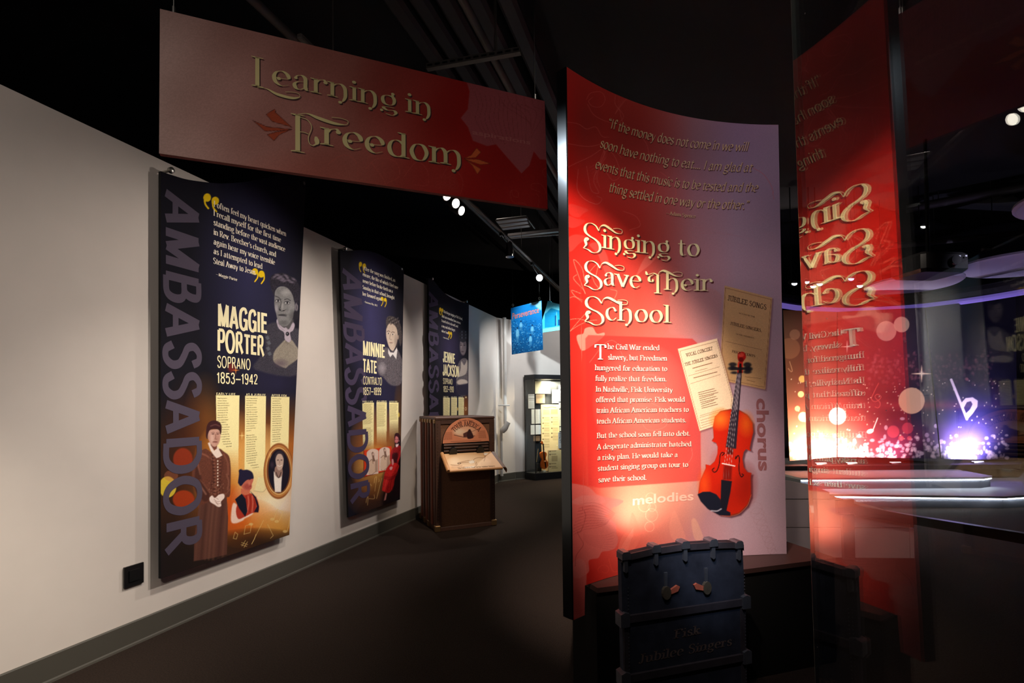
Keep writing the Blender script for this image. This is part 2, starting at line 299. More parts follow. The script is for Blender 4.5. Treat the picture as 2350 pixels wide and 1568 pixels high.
# plain forms of the letters that carry serif ticks, for the sans lettering
GS = {'E': (.50, [('l', [(.12, .71), (.12, 0)], ''), ('l', [(.10, .66), (.46, .66)], ''), ('l', [(.10, .37), (.42, .37)], ''), ('l', [(.10, .05), (.46, .05)], '')]), 'F': (.47, [('l', [(.12, .71), (.12, 0)], ''), ('l', [(.10, .66), (.45, .66)], ''), ('l', [(.10, .36), (.40, .36)], '')]),
      'L': (.46, [('l', [(.12, .71), (.12, 0)], ''), ('l', [(.10, .05), (.44, .05)], '')]), 'T': (.50, [('l', [(.25, .71), (.25, 0)], ''), ('l', [(.03, .66), (.47, .66)], '')]), 'J': (.42, [('c', [(.29, .71), (.29, .3), (.27, .08), (.16, .02), (.06, .10), (.05, .22)], '')]),
      'G': (.60, [('c', [(.50, .55), (.42, .69), (.27, .70), (.13, .59), (.09, .36), (.13, .12), (.28, .01), (.42, .06), (.50, .2)], ''), ('l', [(.50, .36), (.50, 0)], ''), ('l', [(.30, .33), (.52, .33)], '')]), 'A': (.58, [('l', [(.27, .71), (.06, 0)], ''), ('l', [(.29, .71), (.50, 0)], ''), ('l', [(.13, .20), (.43, .20)], '')]),
      'M': (.72, [('l', [(.12, .71), (.12, 0)], ''), ('l', [(.12, .71), (.36, .02)], ''), ('l', [(.36, .02), (.60, .71)], ''), ('l', [(.60, .71), (.60, 0)], '')]), 'N': (.62, [('l', [(.12, 0), (.12, .71)], ''), ('l', [(.13, .71), (.49, 0)], ''), ('l', [(.50, 0), (.50, .71)], '')]), 'I': (.25, [('l', [(.125, .71), (.125, 0)], '')])}

def spline(P, closed=False, n=5):
    P = np.array(P, float)
    if closed: Q = np.vstack([P[-1:], P, P[:2]])
    else: Q = np.vstack([2*P[0]-P[1], P, 2*P[-1]-P[-2]])
    out = []
    for i in range(1, len(Q)-2):
        for k in range(n):
            t = k/n; a, b, c, d = Q[i-1:i+3]
            out.append(.5*((2*b)+(c-a)*t+(2*a-5*b+4*c-d)*t*t+(3*b-a-3*c+d)*t**3))
    out.append(Q[-2]); return np.array(out)
def pen(thick, thin, phi):
    def w(d): 
        th = math.atan2(d[1], d[0]); return thin+(thick-thin)*abs(math.sin(th-phi))**1.6
    return w
STY = {  # thick, thin, nib angle, serif half length, serif thickness, x scale, slant, spacing
    'body':   (.105, .030, .30, .085, .030, 1.0, 0, .01, 4),
    'script': (.105, .026, .75, 0, 0, .80, .34, -.02, 5),
    'bodoni': (.135, .030, .10, .060, .030, .92, 0, .012, 4),
    'title':  (.100, .014, .28, .085, .018, 1.0, 0, .01, 7),
    'sans':   (.185, .105, .0, 0, 0, 1.0, 0, .02, 5),
    'light':  (.110, .080, .0, 0, 0, 1.0, 0, .02, 5),
    'broad':  (.150, .120, .0, 0, 0, 1.0, 0, .03, 5),
    'wood':   (.125, .045, .20, .10, .045, .9, 0, .05, 4),
}
def tokens(t):
    out = []; i = 0
    while i < len(t):
        if t[i] == '{': j = t.index('}', i); out.append(t[i:j+1]); i = j+1
        else: out.append(t[i]); i += 1
    return out
def pen_text(text, style):
    thick, thin, phi, sl, stt, xs, slant, sp, nseg = STY[style]; w = pen(thick, thin, phi)
    V = []; Fc = []; x0 = 0.0; marks = []
    for ci, ch in enumerate(tokens(text)):
        adv, strokes = G.get(ch, G['o'])
        if not sl and style in ('sans', 'light', 'broad'): adv, strokes = GS.get(ch, (adv, strokes))
        gv = []; gf = []
        for si, st in enumerate(strokes):
            k0_ = len(gv); marks.append((len(V)+k0_, si+(ci % 2)*.5))
            if st[0] == 'd':
                cx, cy, r = st[1]; k = len(gv); n = 10
                gv += [(cx+r*math.cos(2*math.pi*j/n), cy+r*math.sin(2*math.pi*j/n)) for j in range(n)]
                gf.append(tuple(range(k, k+n))); continue
            P = np.array(st[1], float)
            closed = st[0] == 'k'
            if st[0] in 'ck': P = spline(P, closed, nseg)
            n = len(P)
            T = np.zeros((n, 2))
            T[1:-1] = P[2:]-P[:-2]; T[0] = P[1]-P[0]; T[-1] = P[-1]-P[-2]
            if closed: T[0] = T[-1] = P[1]-P[-2]
            T /= np.linalg.norm(T, axis=1)[:, None]+1e-9; N = np.stack([-T[:, 1], T[:, 0]], 1)
            if st[0] == 'l' and n > 2:
                for a, b in zip(P[:-1], P[1:]):
                    t = (b-a)/np.linalg.norm(b-a); q = np.array([-t[1], t[0]])*w(t)/2; k = len(gv)
                    gv += [a+q, a-q, b-q, b+q]; gf.append((k, k+1, k+2, k+3))
                continue
            k = len(gv)
            for i in range(n):
                ww = w(T[i])
                if st[2] == 'h': ww = thin*1.25
                elif st[2] == 'f':
                    s = i/(n-1); ww = thin*1.1+thick*.75*max(0, math.sin(min(1, s*1.05)*math.pi*2.2-.9))**1.0*(1 if s < .95 else .2)
                elif st[0] == 'c' and not st[2] and style not in ('sans', 'light', 'broad'):
                    ww *= min(1, .45+2.5*min(i, n-1-i)/n)
                gv += [P[i]+N[i]*ww/2, P[i]-N[i]*ww/2]
            for i in range(n-1): gf.append((k+2*i, k+2*i+1, k+2*i+3, k+2*i+2))
            if sl and st[2] and st[2] in 'BbtS':
                ends = []
                if st[2] in 'BbS': ends.append((P[-1] if P[-1][1] <= P[0][1] else P[0], 1, 1))
                if st[2] in 'BtS': ends.append((P[0] if P[0][1] >= P[-1][1] else P[-1], 1, -1) )
                for e, _, sgn in ends:
                    k = len(gv); a = sl+thick/2
                    R_ = a if (sgn > 0 or abs(e[1]) > .6 and ch.isupper()) else thick/2
                    gv += [(e[0]-a, e[1]), (e[0]+R_, e[1]), (e[0]+R_, e[1]+sgn*stt), (e[0]+thick/2, e[1]+sgn*stt*1.3), (e[0]+thick/2*.9, e[1]+sgn*stt*2.4), (e[0]-thick/2*.9, e[1]+sgn*stt*2.4), (e[0]-a, e[1]+sgn*stt)]
                    gf.append(tuple(range(k, k+7)))
        k = len(V)
        for p in gv: V.append(((x0+p[0]+slant*p[1])*xs, p[1]))
        Fc += [tuple(i+k for i in f) for f in gf]; x0 += adv+sp
    if not V: return np.zeros((0, 3)), Fc, x0*xs
    A = np.zeros((len(V), 3)); A[:, :2] = V; marks.append((len(V), 0))        # overlapping pen strokes lie a hair apart
    for (i0, l0), (i1, _) in zip(marks, marks[1:]): A[i0:i1, 2] = l0*4e-5
    return A, Fc, x0*xs
_fc = {}
def block_text(text, bold=.0, res=3, space=1.0):
    key = (text, bold, res, space)
    if key in _fc: return _fc[key]
    c = bpy.data.curves.new('t', 'FONT'); c.body = text; c.size = 1; c.offset = bold; c.resolution_u = res; c.space_character = space
    o = bpy.data.objects.new('t', c); COL.objects.link(o)
    dg = bpy.context.evaluated_depsgraph_get(); dg.update()
    me = bpy.data.meshes.new_from_object(o.evaluated_get(dg), depsgraph=dg)
    bm = bmesh.new(); bm.from_mesh(me)
    wd = max([v.co.x for v in bm.verts] or [1])
    V = np.array([(v.co.x, v.co.y) for v in bm.verts]); bm.verts.index_update()
    Fc = [tuple(v.index for v in f.verts) for f in bm.faces]; bm.free()
    bpy.data.objects.remove(o); bpy.data.meshes.remove(me); bpy.data.curves.remove(c)
    x0 = V[:, 0].min() if len(V) else 0
    V = np.c_[V-np.array([x0, 0]), np.zeros(len(V))] if len(V) else V
    _fc[key] = (V, Fc, wd-x0); return _fc[key]
def subdiv_y(V, Fc, n): return V, Fc
class Letters:
    """Lettering of one ink on one surface: every line becomes flat print geometry lying on the surface"""
    def __init__(s, surf, off=.0015): s.s = surf; s.off = off; s.mb = MB(); s.ml = []
    def line(s, text, p0, p1, ph, style='block', cap=None, bold=0.0, res=3, dxy=(0, 0), space=1.0, off=None):
        # p0, p1 baseline ends, ph top of a capital above p0 (photo pixels)
        if style == 'block': V, Fc, wd = block_text(text, bold, res, space); cap = cap or .73
        else: V, Fc, wd = pen_text(text, style); cap = cap or .71
        if not len(V): return
        A = s.s.ab(p0[0]+dxy[0], p0[1]+dxy[1]); B = s.s.ab(p1[0]+dxy[0], p1[1]+dxy[1]); H = s.s.ab(ph[0]+dxy[0], ph[1]+dxy[1])
        ex = (B-A)/wd; ey = (H-A)/cap
        Q = A+V[:, :1]*ex+V[:, 1:2]*ey
        one = MB(); one.add(s.s.P(Q[:, 0], Q[:, 1], (s.off if off is None else off)+V[:, 2]), Fc); s.ml.append(one)
    def warp(s, text, fn, style='block', bold=0, res=3):
        V, Fc, wd = block_text(text, bold, res) if style == 'block' else pen_text(text, style)
        Q = np.array([fn(x/wd, y) for x, y in V]); s.mb.add(s.s.P(Q[:, 0], Q[:, 1], s.off), Fc)
    def poly(s, pts, off=None):
        q = np.array([s.s.ab(*p) for p in pts]); s.mb.add(s.s.P(q[:, 0], q[:, 1], s.off if off is None else off), [tuple(range(len(pts)))])
    def build(s, name, m, parent):
        # a line of lettering is a part; a mass of small set text is one part
        for q in s.ml: obj(name, q.v, q.f, m, parent)
        if s.mb.v:
            o = obj(name, s.mb.v, s.mb.f, m, parent)
            if name == 'column_lettering': o['kind'] = 'stuff'

# ------------------------------------------------------------------ printed artwork: ink colours per vertex on a fine grid
class Canvas:
    def __init__(s, U, V):
        s.U = U; s.V = V; s.C = np.zeros((len(U), 3)); s.o = (0, 0, 1.0)
    def frame(s, ox, oy, k): s.o = (ox, oy, k)
    def t(s, p): ox, oy, k = s.o; return (ox+p[0]/k, oy+p[1]/k)
    def put(s, idx, cov, col):
        col = np.array(col, float)
        s.C[idx] = s.C[idx]*(1-cov[:, None])+col*cov[:, None]
    def base(s, fn): s.C[:] = fn(s.U, s.V)
    def poly(s, pts, col, a=1.0, soft=1.2, sm=False, tex=0):
        pts = [s.t(p) for p in pts]
        if sm: pts = spline(pts, True, 4)[:-1]
        P = np.array(pts); m = soft+1
        idx = np.where((s.U > P[:, 0].min()-m) & (s.U < P[:, 0].max()+m) & (s.V > P[:, 1].min()-m) & (s.V < P[:, 1].max()+m))[0]
        if not len(idx): return
        x = s.U[idx]; y = s.V[idx]; d = np.full(len(idx), 1e9); ins = np.zeros(len(idx), bool)
        for i in range(len(P)):
            ax, ay = P[i]; bx, by = P[(i+1) % len(P)]; ex, ey = bx-ax, by-ay; L = ex*ex+ey*ey+1e-9
            t = np.clip(((x-ax)*ex+(y-ay)*ey)/L, 0, 1); d = np.minimum(d, np.hypot(x-ax-t*ex, y-ay-t*ey))
            c = ((ay > y) != (by > y)); 
            with np.errstate(divide='ignore', invalid='ignore'):
                ins ^= c & (x < (bx-ax)*(y-ay)/(by-ay+(by == ay)*1e-9)+ax)
        sd = np.where(ins, -d, d); cov = np.clip(.5-sd/soft, 0, 1)*a
        if tex:
            cc = np.array(col, float)*(1+tex*(s.noise(idx)-.5))[:, None]
            s.C[idx] = s.C[idx]*(1-cov[:, None])+cc*cov[:, None]
        else: s.put(idx, cov, col)
    def noise(s, idx): return RNG.random(len(idx))
    def ell(s, c, rx, ry, col, a=1.0, soft=1.2, rot=0, power=None):
        cx, cy = s.t(c); k = s.o[2]; rx /= k; ry /= k; m = max(rx, ry)+soft+1
        idx = np.where((abs(s.U-cx) < m) & (abs(s.V-cy) < m))[0]
        if not len(idx): return
        x = s.U[idx]-cx; y = s.V[idx]-cy; cr, sr = math.cos(rot), math.sin(rot); X = x*cr+y*sr; Y = -x*sr+y*cr
        r = np.sqrt((X/rx)**2+(Y/ry)**2)
        cov = np.clip(1-r, 0, 1)**(power)*a if power else np.clip(.5-(r-1)*min(rx, ry)/soft, 0, 1)*a
        s.put(idx, cov, col)
    def ring(s, c, rx, ry, wd, col, a=1.0, soft=1.0):
        cx, cy = s.t(c); k = s.o[2]; rx /= k; ry /= k
        idx = np.where((abs(s.U-cx) < rx+wd+2) & (abs(s.V-cy) < ry+wd+2))[0]
        if not len(idx): return
        r = np.hypot((s.U[idx]-cx)/rx, (s.V[idx]-cy)/ry); d = abs(r-1)*min(rx, ry)-wd/2
        s.put(idx, np.clip(.5-d/soft, 0, 1)*a, col)
    def line(s, pts, wd, col, a=1.0, soft=1.0, sm=True):
        pts = [s.t(p) for p in pts]
        if sm and len(pts) > 2: pts = spline(pts, False, 5)
        P = np.array(pts); m = wd+soft+1
        idx = np.where((s.U > P[:, 0].min()-m) & (s.U < P[:, 0].max()+m) & (s.V > P[:, 1].min()-m) & (s.V < P[:, 1].max()+m))[0]
        if not len(idx): return
        x = s.U[idx]; y = s.V[idx]; d = np.full(len(idx), 1e9)
        for (ax, ay), (bx, by) in zip(P[:-1], P[1:]):
            ex, ey = bx-ax, by-ay; L = ex*ex+ey*ey+1e-9; t = np.clip(((x-ax)*ex+(y-ay)*ey)/L, 0, 1)
            d = np.minimum(d, np.hypot(x-ax-t*ex, y-ay-t*ey))
        s.put(idx, np.clip(.5-(d-wd/2)/soft, 0, 1)*a, col)
    def speck(s, amt): s.C *= (1+amt*(RNG.random(len(s.U))-.5))[:, None]
def printed(name, surf, A, B, nu, nv, paint, m, parent, off=0.0):
    """A(s,t) B(s,t): surface coordinates of the sheet; paint(canvas) lays the ink"""
    t, s_ = np.meshgrid(np.linspace(0, 1, nv), np.linspace(0, 1, nu), indexing='ij')
    a = A(s_, t); b = B(s_, t); P = surf.P(a.ravel(), b.ravel(), off)
    U, V = proj(P); c = Canvas(U, V); paint(c)
    me = bpy.data.meshes.new(name); n = nu*nv
    me.vertices.add(n); me.vertices.foreach_set('co', P.astype(np.float32).ravel())
    i = (np.arange(nv-1)[:, None]*nu+np.arange(nu-1)[None, :]).ravel()
    q = np.stack([i, i+1, i+nu+1, i+nu], 1).astype(np.int32)
    p0, p1, p3 = P[i[0]], P[i[0]+1], P[i[0]+nu]
    if np.cross(p1-p0, p3-p0)@(EYE-p0) < 0: q = q[:, ::-1]
    me.loops.add(q.size); me.loops.foreach_set('vertex_index', q.ravel())
    me.polygons.add(len(q)); me.polygons.foreach_set('loop_start', np.arange(len(q), dtype=np.int32)*4)
    me.update(calc_edges=True)
    at = me.color_attributes.new('ink', 'FLOAT_COLOR', 'POINT')
    C4 = np.ones((n, 4), np.float32); C4[:, :3] = lin(np.clip(c.C, 0, 255)); at.data.foreach_set('color', C4.ravel())
    me.materials.append(m); o = bpy.data.objects.new(name, me); COL.objects.link(o)
    if parent: o.parent = parent; o.matrix_parent_inverse = parent.matrix_world.inverted()
    return o
def quad_ab(surf, tl, tr, bl, br):
    q = [surf.ab(*p) for p in (tl, tr, bl, br)]
    f = lambda k: (lambda s, t: (q[2][k]*(1-s)+q[3][k]*s)*(1-t)+(q[0][k]*(1-s)+q[1][k]*s)*t)
    return f(0), f(1), [q[2], q[3], q[1], q[0]]
def lerp(a, b, t): 
    t = np.clip(t, 0, 1)[:, None]; return np.array(a, float)*(1-t)+np.array(b, float)*t
# ================================================================== SETTING
D = np.array([.3255, .9455, 0]); D /= np.linalg.norm(D); DN = np.array([D[1], -D[0], 0])
WL = Plane((-2.621, 2.462, 0), D)
M_WALL = mat('painted_wall', (214, 203, 194), .85, noise=.04, nscale=6, bump=.05)
M_BLACK = mat('black_paint', (20, 19, 21), .9, noise=.2, nscale=5)
M_CARPET = mat('brown_grey_carpet', (42, 33, 28), 1.0, noise=.8, nscale=120, bump=.6, spec=.1)
M_BASE = mat('vinyl_base', (72, 68, 60), .6)
M_DARKMETAL = mat('dark_metal', (44, 42, 42), .5, .3)
M_STEEL = mat('brushed_steel', (190, 188, 180), .3, 1)
M_CHAR = mat('black_lacquer', (16, 15, 15), .35, spec=.5)
def slab(name, poly, z0, z1, m, parent=None):
    mb = MB(); n = len(poly)
    mb.add([(x, y, z0) for x, y in poly]+[(x, y, z1) for x, y in poly], [tuple(range(n))[::-1], tuple(range(n, 2*n))]+[(i, (i+1) % n, (i+1) % n+n, i+n) for i in range(n)])
    return mb.build(name, m, parent)
struct(slab('floor', [(-8, -4), (12, -4), (12, 14), (-8, 14)], -.1, 0, M_CARPET))
struct(slab('ceiling', [(-8, -4), (12, -4), (12, 14), (-8, 14)], 4.95, 5.05, M_BLACK))
W0 = WL.P(-6, 0)[:2]; W1 = WL.P(7.19, 0)[:2]; C1 = np.array([.05, 9.55]); cdir = np.array([.905, .425]); C2 = C1+cdir*4.2
def wall_seg(name, a, b, h=3.18, th=.12, m=M_WALL):
    a = np.array(a); b = np.array(b); d = (b-a)/np.linalg.norm(b-a); n = np.array([-d[1], d[0]])*th
    return struct(slab(name, [a, b, b+n, a+n], 0, h, m))
wall_seg('wall_left', W0, W1)
wall_seg('wall_corner', W1+np.array([.002, .0]), C1)
wall_seg('wall_back', C1, C2)
def base_seg(name, a, b):
    a = np.array(a); b = np.array(b); d = (b-a)/np.linalg.norm(b-a); n = np.array([d[1], -d[0]])
    mb = MB(); prof = [(0.0005, 0), (.016, 0), (.014, .012), (.010, .02), (.010, .145), (.006, .152), (.0005, .152)]
    v = [(*(p+n*x), z) for p in (a, b) for x, z in prof]; k = len(prof)
    mb.add(v, [(i, (i+1) % k, (i+1) % k+k, i+k) for i in range(k)]+[tuple(range(k)), tuple(range(k, 2*k))])
    return struct(mb.build(name, M_BASE))
base_seg('baseboard_left', W0, W1-D[:2]*.012); base_seg('baseboard_corner', W1, C1); base_seg('baseboard_back', C1+cdir*.01, C1+cdir*.24)
wall_seg('wall_rear', (12, -4), (-8, -4), 4.95, m=M_BLACK); wall_seg('wall_far', (-8, 13.8), (12, 13.8), 4.95, m=M_BLACK)
wall_seg('wall_right', (11.9, 14), (11.9, -4), 4.95, m=M_BLACK); wall_seg('wall_outer_left', (-7.9, -4), (-7.9, 14), 4.95, m=M_BLACK)

# pipe in the corner, with bracket and elbow
M_PIPE = mat('painted_pipe', (205, 198, 190), .6)
pt = thing('drain_pipe', 'pale painted vertical pipe with an elbow at the corner of the back wall', 'pipe', (-.12, 9.25, 0))
pc = aty(1158.5, 850, 9.22); mb = MB(); mb.tube([(pc[0], 9.22, 3.17), (pc[0], 9.22, 1.12), (pc[0]+.02, 9.2, 1.03)], .038, 14); smooth_sharp(mb.build('pipe', M_PIPE, pt))
mb = MB(); mb.tube([(pc[0]+.06, 9.18, 1.16), (pc[0]-.01, 9.18, 1.04), (pc[0]-.05, 9.18, 1.0), (pc[0]-.09, 9.2, 1.0)], [.045, .06, .06, .042], 14); smooth_sharp(mb.build('elbow', M_PIPE, pt))
mb = MB(); mb.tube([(pc[0]-.08, 9.24, .98), (pc[0]-.08, 9.26, .12)], .03, 10); smooth_sharp(mb.build('lower_pipe', M_PIPE, pt))
mb = MB(); mb.tube([(pc[0]-.13, 9.16, 1.48), (pc[0]+.09, 9.15, 1.48)], .012, 8); mb.build('bracket', M_PIPE, pt)

# black socket plate low on the wall
tp = thing('socket_plate', 'small black square socket plate low on the left wall', 'socket', WL.P(WL.ab(305, 1322)[0], WL.ab(305, 1350)[1]))
pp = [WL.ab(*p) for p in ((283, 1303), (327, 1294), (326, 1338), (283, 1351))]
pp = [(pp[0][0], pp[0][1]), (pp[1][0], pp[0][1]), (pp[1][0], pp[3][1]), (pp[0][0], pp[3][1])]
mb = MB(); mb.prism(WL, pp, .0005, .012); mb.build('plate', M_CHAR, tp)
mb = MB(); c_ = np.mean(pp, 0); mb.prism(WL, [c_+(np.array(p)-c_)*.55 for p in pp], .012, .016); mb.build('socket_insert', mat('black_plastic', (10, 10, 10), .4), tp)

# ------------------------------------------------------------------ ceiling services
def rod(name, label, cat, a, b, r, m, n=12, group=None, parent=None):
    mb = MB(); mb.tube([a, b], r, n); o = smooth_sharp(mb.build(name, m, parent))
    return tag(o, label, cat, group) if label else o
M_DUSTY = mat('dusty_black_steel', (74, 68, 64), .6, .2, noise=.3, nscale=9)
p1 = atz(580, 0, 4.2); p2 = atz(1062, 0, 4.2)
t_ = thing('sprinkler_pipe', 'dark pipe slanting across the ceiling above the left of the hanging title sign', 'pipe', p1)
rod('pipe', None, None, p1-D*2.5, p1+D*9, .032, M_DUSTY, parent=t_)
rod('coupling', None, None, p1+D*3.0, p1+D*3.08, .045, M_DUSTY, parent=t_)
t_ = thing('sprinkler_pipe', 'dark pipe slanting down to the right end of the hanging title sign', 'pipe', p2)
rod('pipe', None, None, p2-D*2.5, p2+D*9, .030, M_DUSTY, parent=t_)
for k in (.6, 4.4): rod('hanger_rod', None, None, p2+D*k+np.array([0, 0, .02]), p2+D*k+np.array([0, 0, .75]), .006, M_DUSTY, 6, parent=t_)
dk = thing('roof_deck', 'ribbed dark steel roof decking high above the title sign', 'decking', atz(1000, 0, 4.8))
for i, u in enumerate((905, 965, 1025, 1095, 1165)):
    q = atz(u, 0, 4.78); mb = MB(); mb.box(q+D*2.2, (DN, D, Z3), (.075, 4.5, .05), .03); mb.build('deck_rib', mat('deck_steel', (40, 36, 39), .7, .2, noise=.2), dk)
st = thing('strut_channel', 'slotted steel strut hung across the ceiling above the title sign', 'strut', atz(1090, 138, 4.1))
a = atz(980, 155, 4.1); b = atz(1195, 117, 4.1); dd = (b-a)/np.linalg.norm(b-a)
mb = MB(); nrm = np.cross(dd, Z3); mb.box((a+b)/2, (dd, nrm, Z3), (np.linalg.norm(b-a)/2, .02, .02)); mb.build('channel', M_DUSTY, st)
mb = MB()
for k in range(12): mb.box(a+(b-a)*(k+.5)/12-nrm*np.sign((nrm@(EYE-a)))*-.021, (dd, nrm, Z3), (.02, .002, .007))
mb.build('slots', M_CHAR, st)
rod('hanger_rod', None, None, a+(b-a)*.75, a+(b-a)*.75+Z3*.8, .005, M_DUSTY, 6, parent=st)
# louvred fixture and long channels
lv = thing('louvre_fixture', 'short grey ceiling fixture of three parallel slats beyond the title sign', 'ceiling fixture', atz(1175, 513, 4.0))
M_GRAY = mat('grey_steel', (118, 114, 112), .45, .5)
for a, b in (((1139, 508), (1211, 500)), ((1145, 516), (1213, 508)), ((1151, 524), (1216, 516))):
    A = atz(*a, 4.0); B = atz(*b, 4.0); d_ = (B-A)/np.linalg.norm(B-A); n_ = np.cross(d_, Z3)
    mb = MB(); mb.box((A+B)/2, (d_, n_, Z3), (np.linalg.norm(B-A)/2, .05, .018), .01); mb.build('slat', M_GRAY, lv)
rod('end_rail', None, None, atz(1207, 498, 4.03), atz(1227, 524, 4.03), .012, M_GRAY, 8, parent=lv)
for lab, a, b, r in (('thicker grey channel running across the ceiling below the slatted fixture', (1166, 541), (1300, 527), .035), ('thin grey channel just under the thicker one on the ceiling', (1159, 547.5), (1300, 536.5), .018)):
    A = atz(*a, 4.0); B = atz(*b, 4.0); d_ = (B-A)/np.linalg.norm(B-A); n_ = np.cross(d_, Z3); mb = MB()
    mb.box((A+B)/2, (d_, n_, Z3), (np.linalg.norm(B-A)/2, r, r*.6), .006)
    tag(mb.build('ceiling_channel', M_GRAY), lab, 'channel')
# ------------------------------------------------------------------ track and its spotlights
ta = atz(1096.6, 480, 3.7)
tr = thing('light_track', 'black lighting track running diagonally under the dark ceiling', 'light track', ta)
mb = MB(); mb.box(ta+D*.9, (D, DN, Z3), (3.6, .018, .016), .006); mb.build('rail', M_DUSTY, tr)
for k in (-2.4, -.2, 1.6, 3.4): rod('hanger_rod', None, None, ta+D*k+Z3*.01, ta+D*k+Z3*1.2, .004, M_DUSTY, 6, parent=tr)
M_LENS = mat('lit_lens', (255, 244, 226), .3, emit=9)
M_LAMP = mat('lamp_housing', (30, 29, 29), .4, .4); M_CHROME = mat('chrome', (210, 210, 210), .15, 1)
def track_lamp(label, p, aim, stem_to, r=.045, ln=.14, lens=M_LENS, body=M_LAMP, group='track spotlights', rim=None):
    p = np.array(p, float); d = np.array(aim, float)-p; d /= np.linalg.norm(d)
    t = thing('track_spotlight', label, 'spotlight', p, group)
    mb = MB(); mb.tube([p-d*ln, p-d*ln*.9, p-d*ln*.35, p], [r*.45, r*.75, r, r*1.02], 18); hs_ = smooth_sharp(mb.build('housing', body, t))
    mb = MB(); x = np.cross(d, Z3); x /= np.linalg.norm(x); y = np.cross(x, d)
    n = 18; mb.add([p+d*.002+r*.86*(x*math.cos(6.2832*k/n)+y*math.sin(6.2832*k/n)) for k in range(n)], [tuple(range(n))]); mb.build('lens', lens, hs_)
    mb = MB(); q = p-d*ln*.5; s = np.array(stem_to, float); mb.tube([s, s-Z3*.03, q+Z3*.02, q], .008, 8); mb.build('stem', M_LAMP, t)
    mb = MB(); mb.box(s, (D, DN, Z3), (.05, .017, .02), .005); mb.build('adapter', M_LAMP, t)
    return t
def on_track(y): k = (y-ta[1])/D[1]; return ta+D*k-Z3*.038
lamps = [((1026, 449), 'lit track spotlight half hidden by the lower edge of the title sign', (1.2, 3.0, 1.8)),
         ((1046, 467), 'lit track spotlight in the middle of the three under the title sign', (1.6, 2.6, 1.9)),
         ((1059, 484), 'lit track spotlight lowest of the three under the title sign', (2.2, 3.2, 1.8))]
for (u, v), lab, aim in lamps:
    p = atz(u, v, 3.42); track_lamp(lab, p, aim, on_track(p[1]+.02), r=.05, ln=.15)
p = atz(1170, 590, 3.38); track_lamp('unlit ribbed track spotlight pointing straight down from the track', p, p+np.array([.02, -.02, -1]), on_track(p[1]), r=.05, ln=.2, lens=mat('dark_lens', (60, 60, 60), .2), body=M_CHROME)
p = atz(1238, 638, 3.45); track_lamp('brightest track spotlight shining straight ahead above the blue hanging pictures', p, EYE+np.array([.3, 0, .4]), on_track(p[1]), r=.055, ln=.14, lens=mat('glaring_lens', (255, 252, 246), .3, emit=60))

# ------------------------------------------------------------------ behind the glass: stage, mural, ramp
M_TREAD = mat('pale_tread', (196, 194, 192), .5); M_RISER = mat('grey_riser', (120, 120, 124), .5)
M_LED = mat('led_strip', (226, 236, 255), .4, emit=14)
def tier(lab, poly, z0, z1, faces):
    t = thing('stage_step', lab, 'step', (poly[0][0], poly[0][1], z0))
    rb_ = slab('riser_block', poly, z0, z1-.03, M_RISER, t)
    P = np.array(poly); c = P.mean(0)
    slab('tread', [tuple(p+(0, -.03) if i in (0, 1, 2) else p) for i, p in enumerate(P)], z1-.03, z1, M_TREAD, t)
    for i in faces:
        a = np.array([*poly[i], 0.]); b = np.array([*poly[i+1], 0.]); d = (b-a)/np.linalg.norm(b-a); n = np.array([d[1], -d[0], 0])
        mb = MB(); mb.box((a+b)/2+n*.012+Z3*(z1-.04), (d, n, Z3), (np.linalg.norm(b-a)/2-.01, .008, .008)); mb.build('led_strip', M_LED, rb_)
    return t
tier('lowest lit stage step behind the glass', [(4.2, 6.92), (6.72, 6.60), (8.6, 6.95), (9.6, 9.4), (4.1, 9.4)], 0, .17, (0, 1))
tier('upper lit stage step behind the glass, set back from the lowest', [(4.35, 7.27), (7.0, 7.19), (7.25, 7.3), (7.6, 9.4), (4.2, 9.4)], .17, .34, (0, 1))
area('step_light', (5.6, 6.62, .12), (5.6, 6.3, 0), 5, 2.6, .03, (.9, .94, 1))
class Bil:
    def __init__(s, tl, tr, bl, br): 
        s.q = [np.array(x, float) for x in (tl, tr, bl, br)]; n = np.cross(s.q[3]-s.q[2], s.q[0]-s.q[2]); n /= np.linalg.norm(n)
        s.n = n if n@(EYE-s.q[2]) > 0 else -n
    def P(s, a, b, off=0):
        a = np.asarray(a, float)[..., None]; b = np.asarray(b, float)[..., None]; tl, tr, bl, br = s.q
        return (bl*(1-a)+br*a)*(1-b)+(tl*(1-a)+tr*a)*b+s.n*off
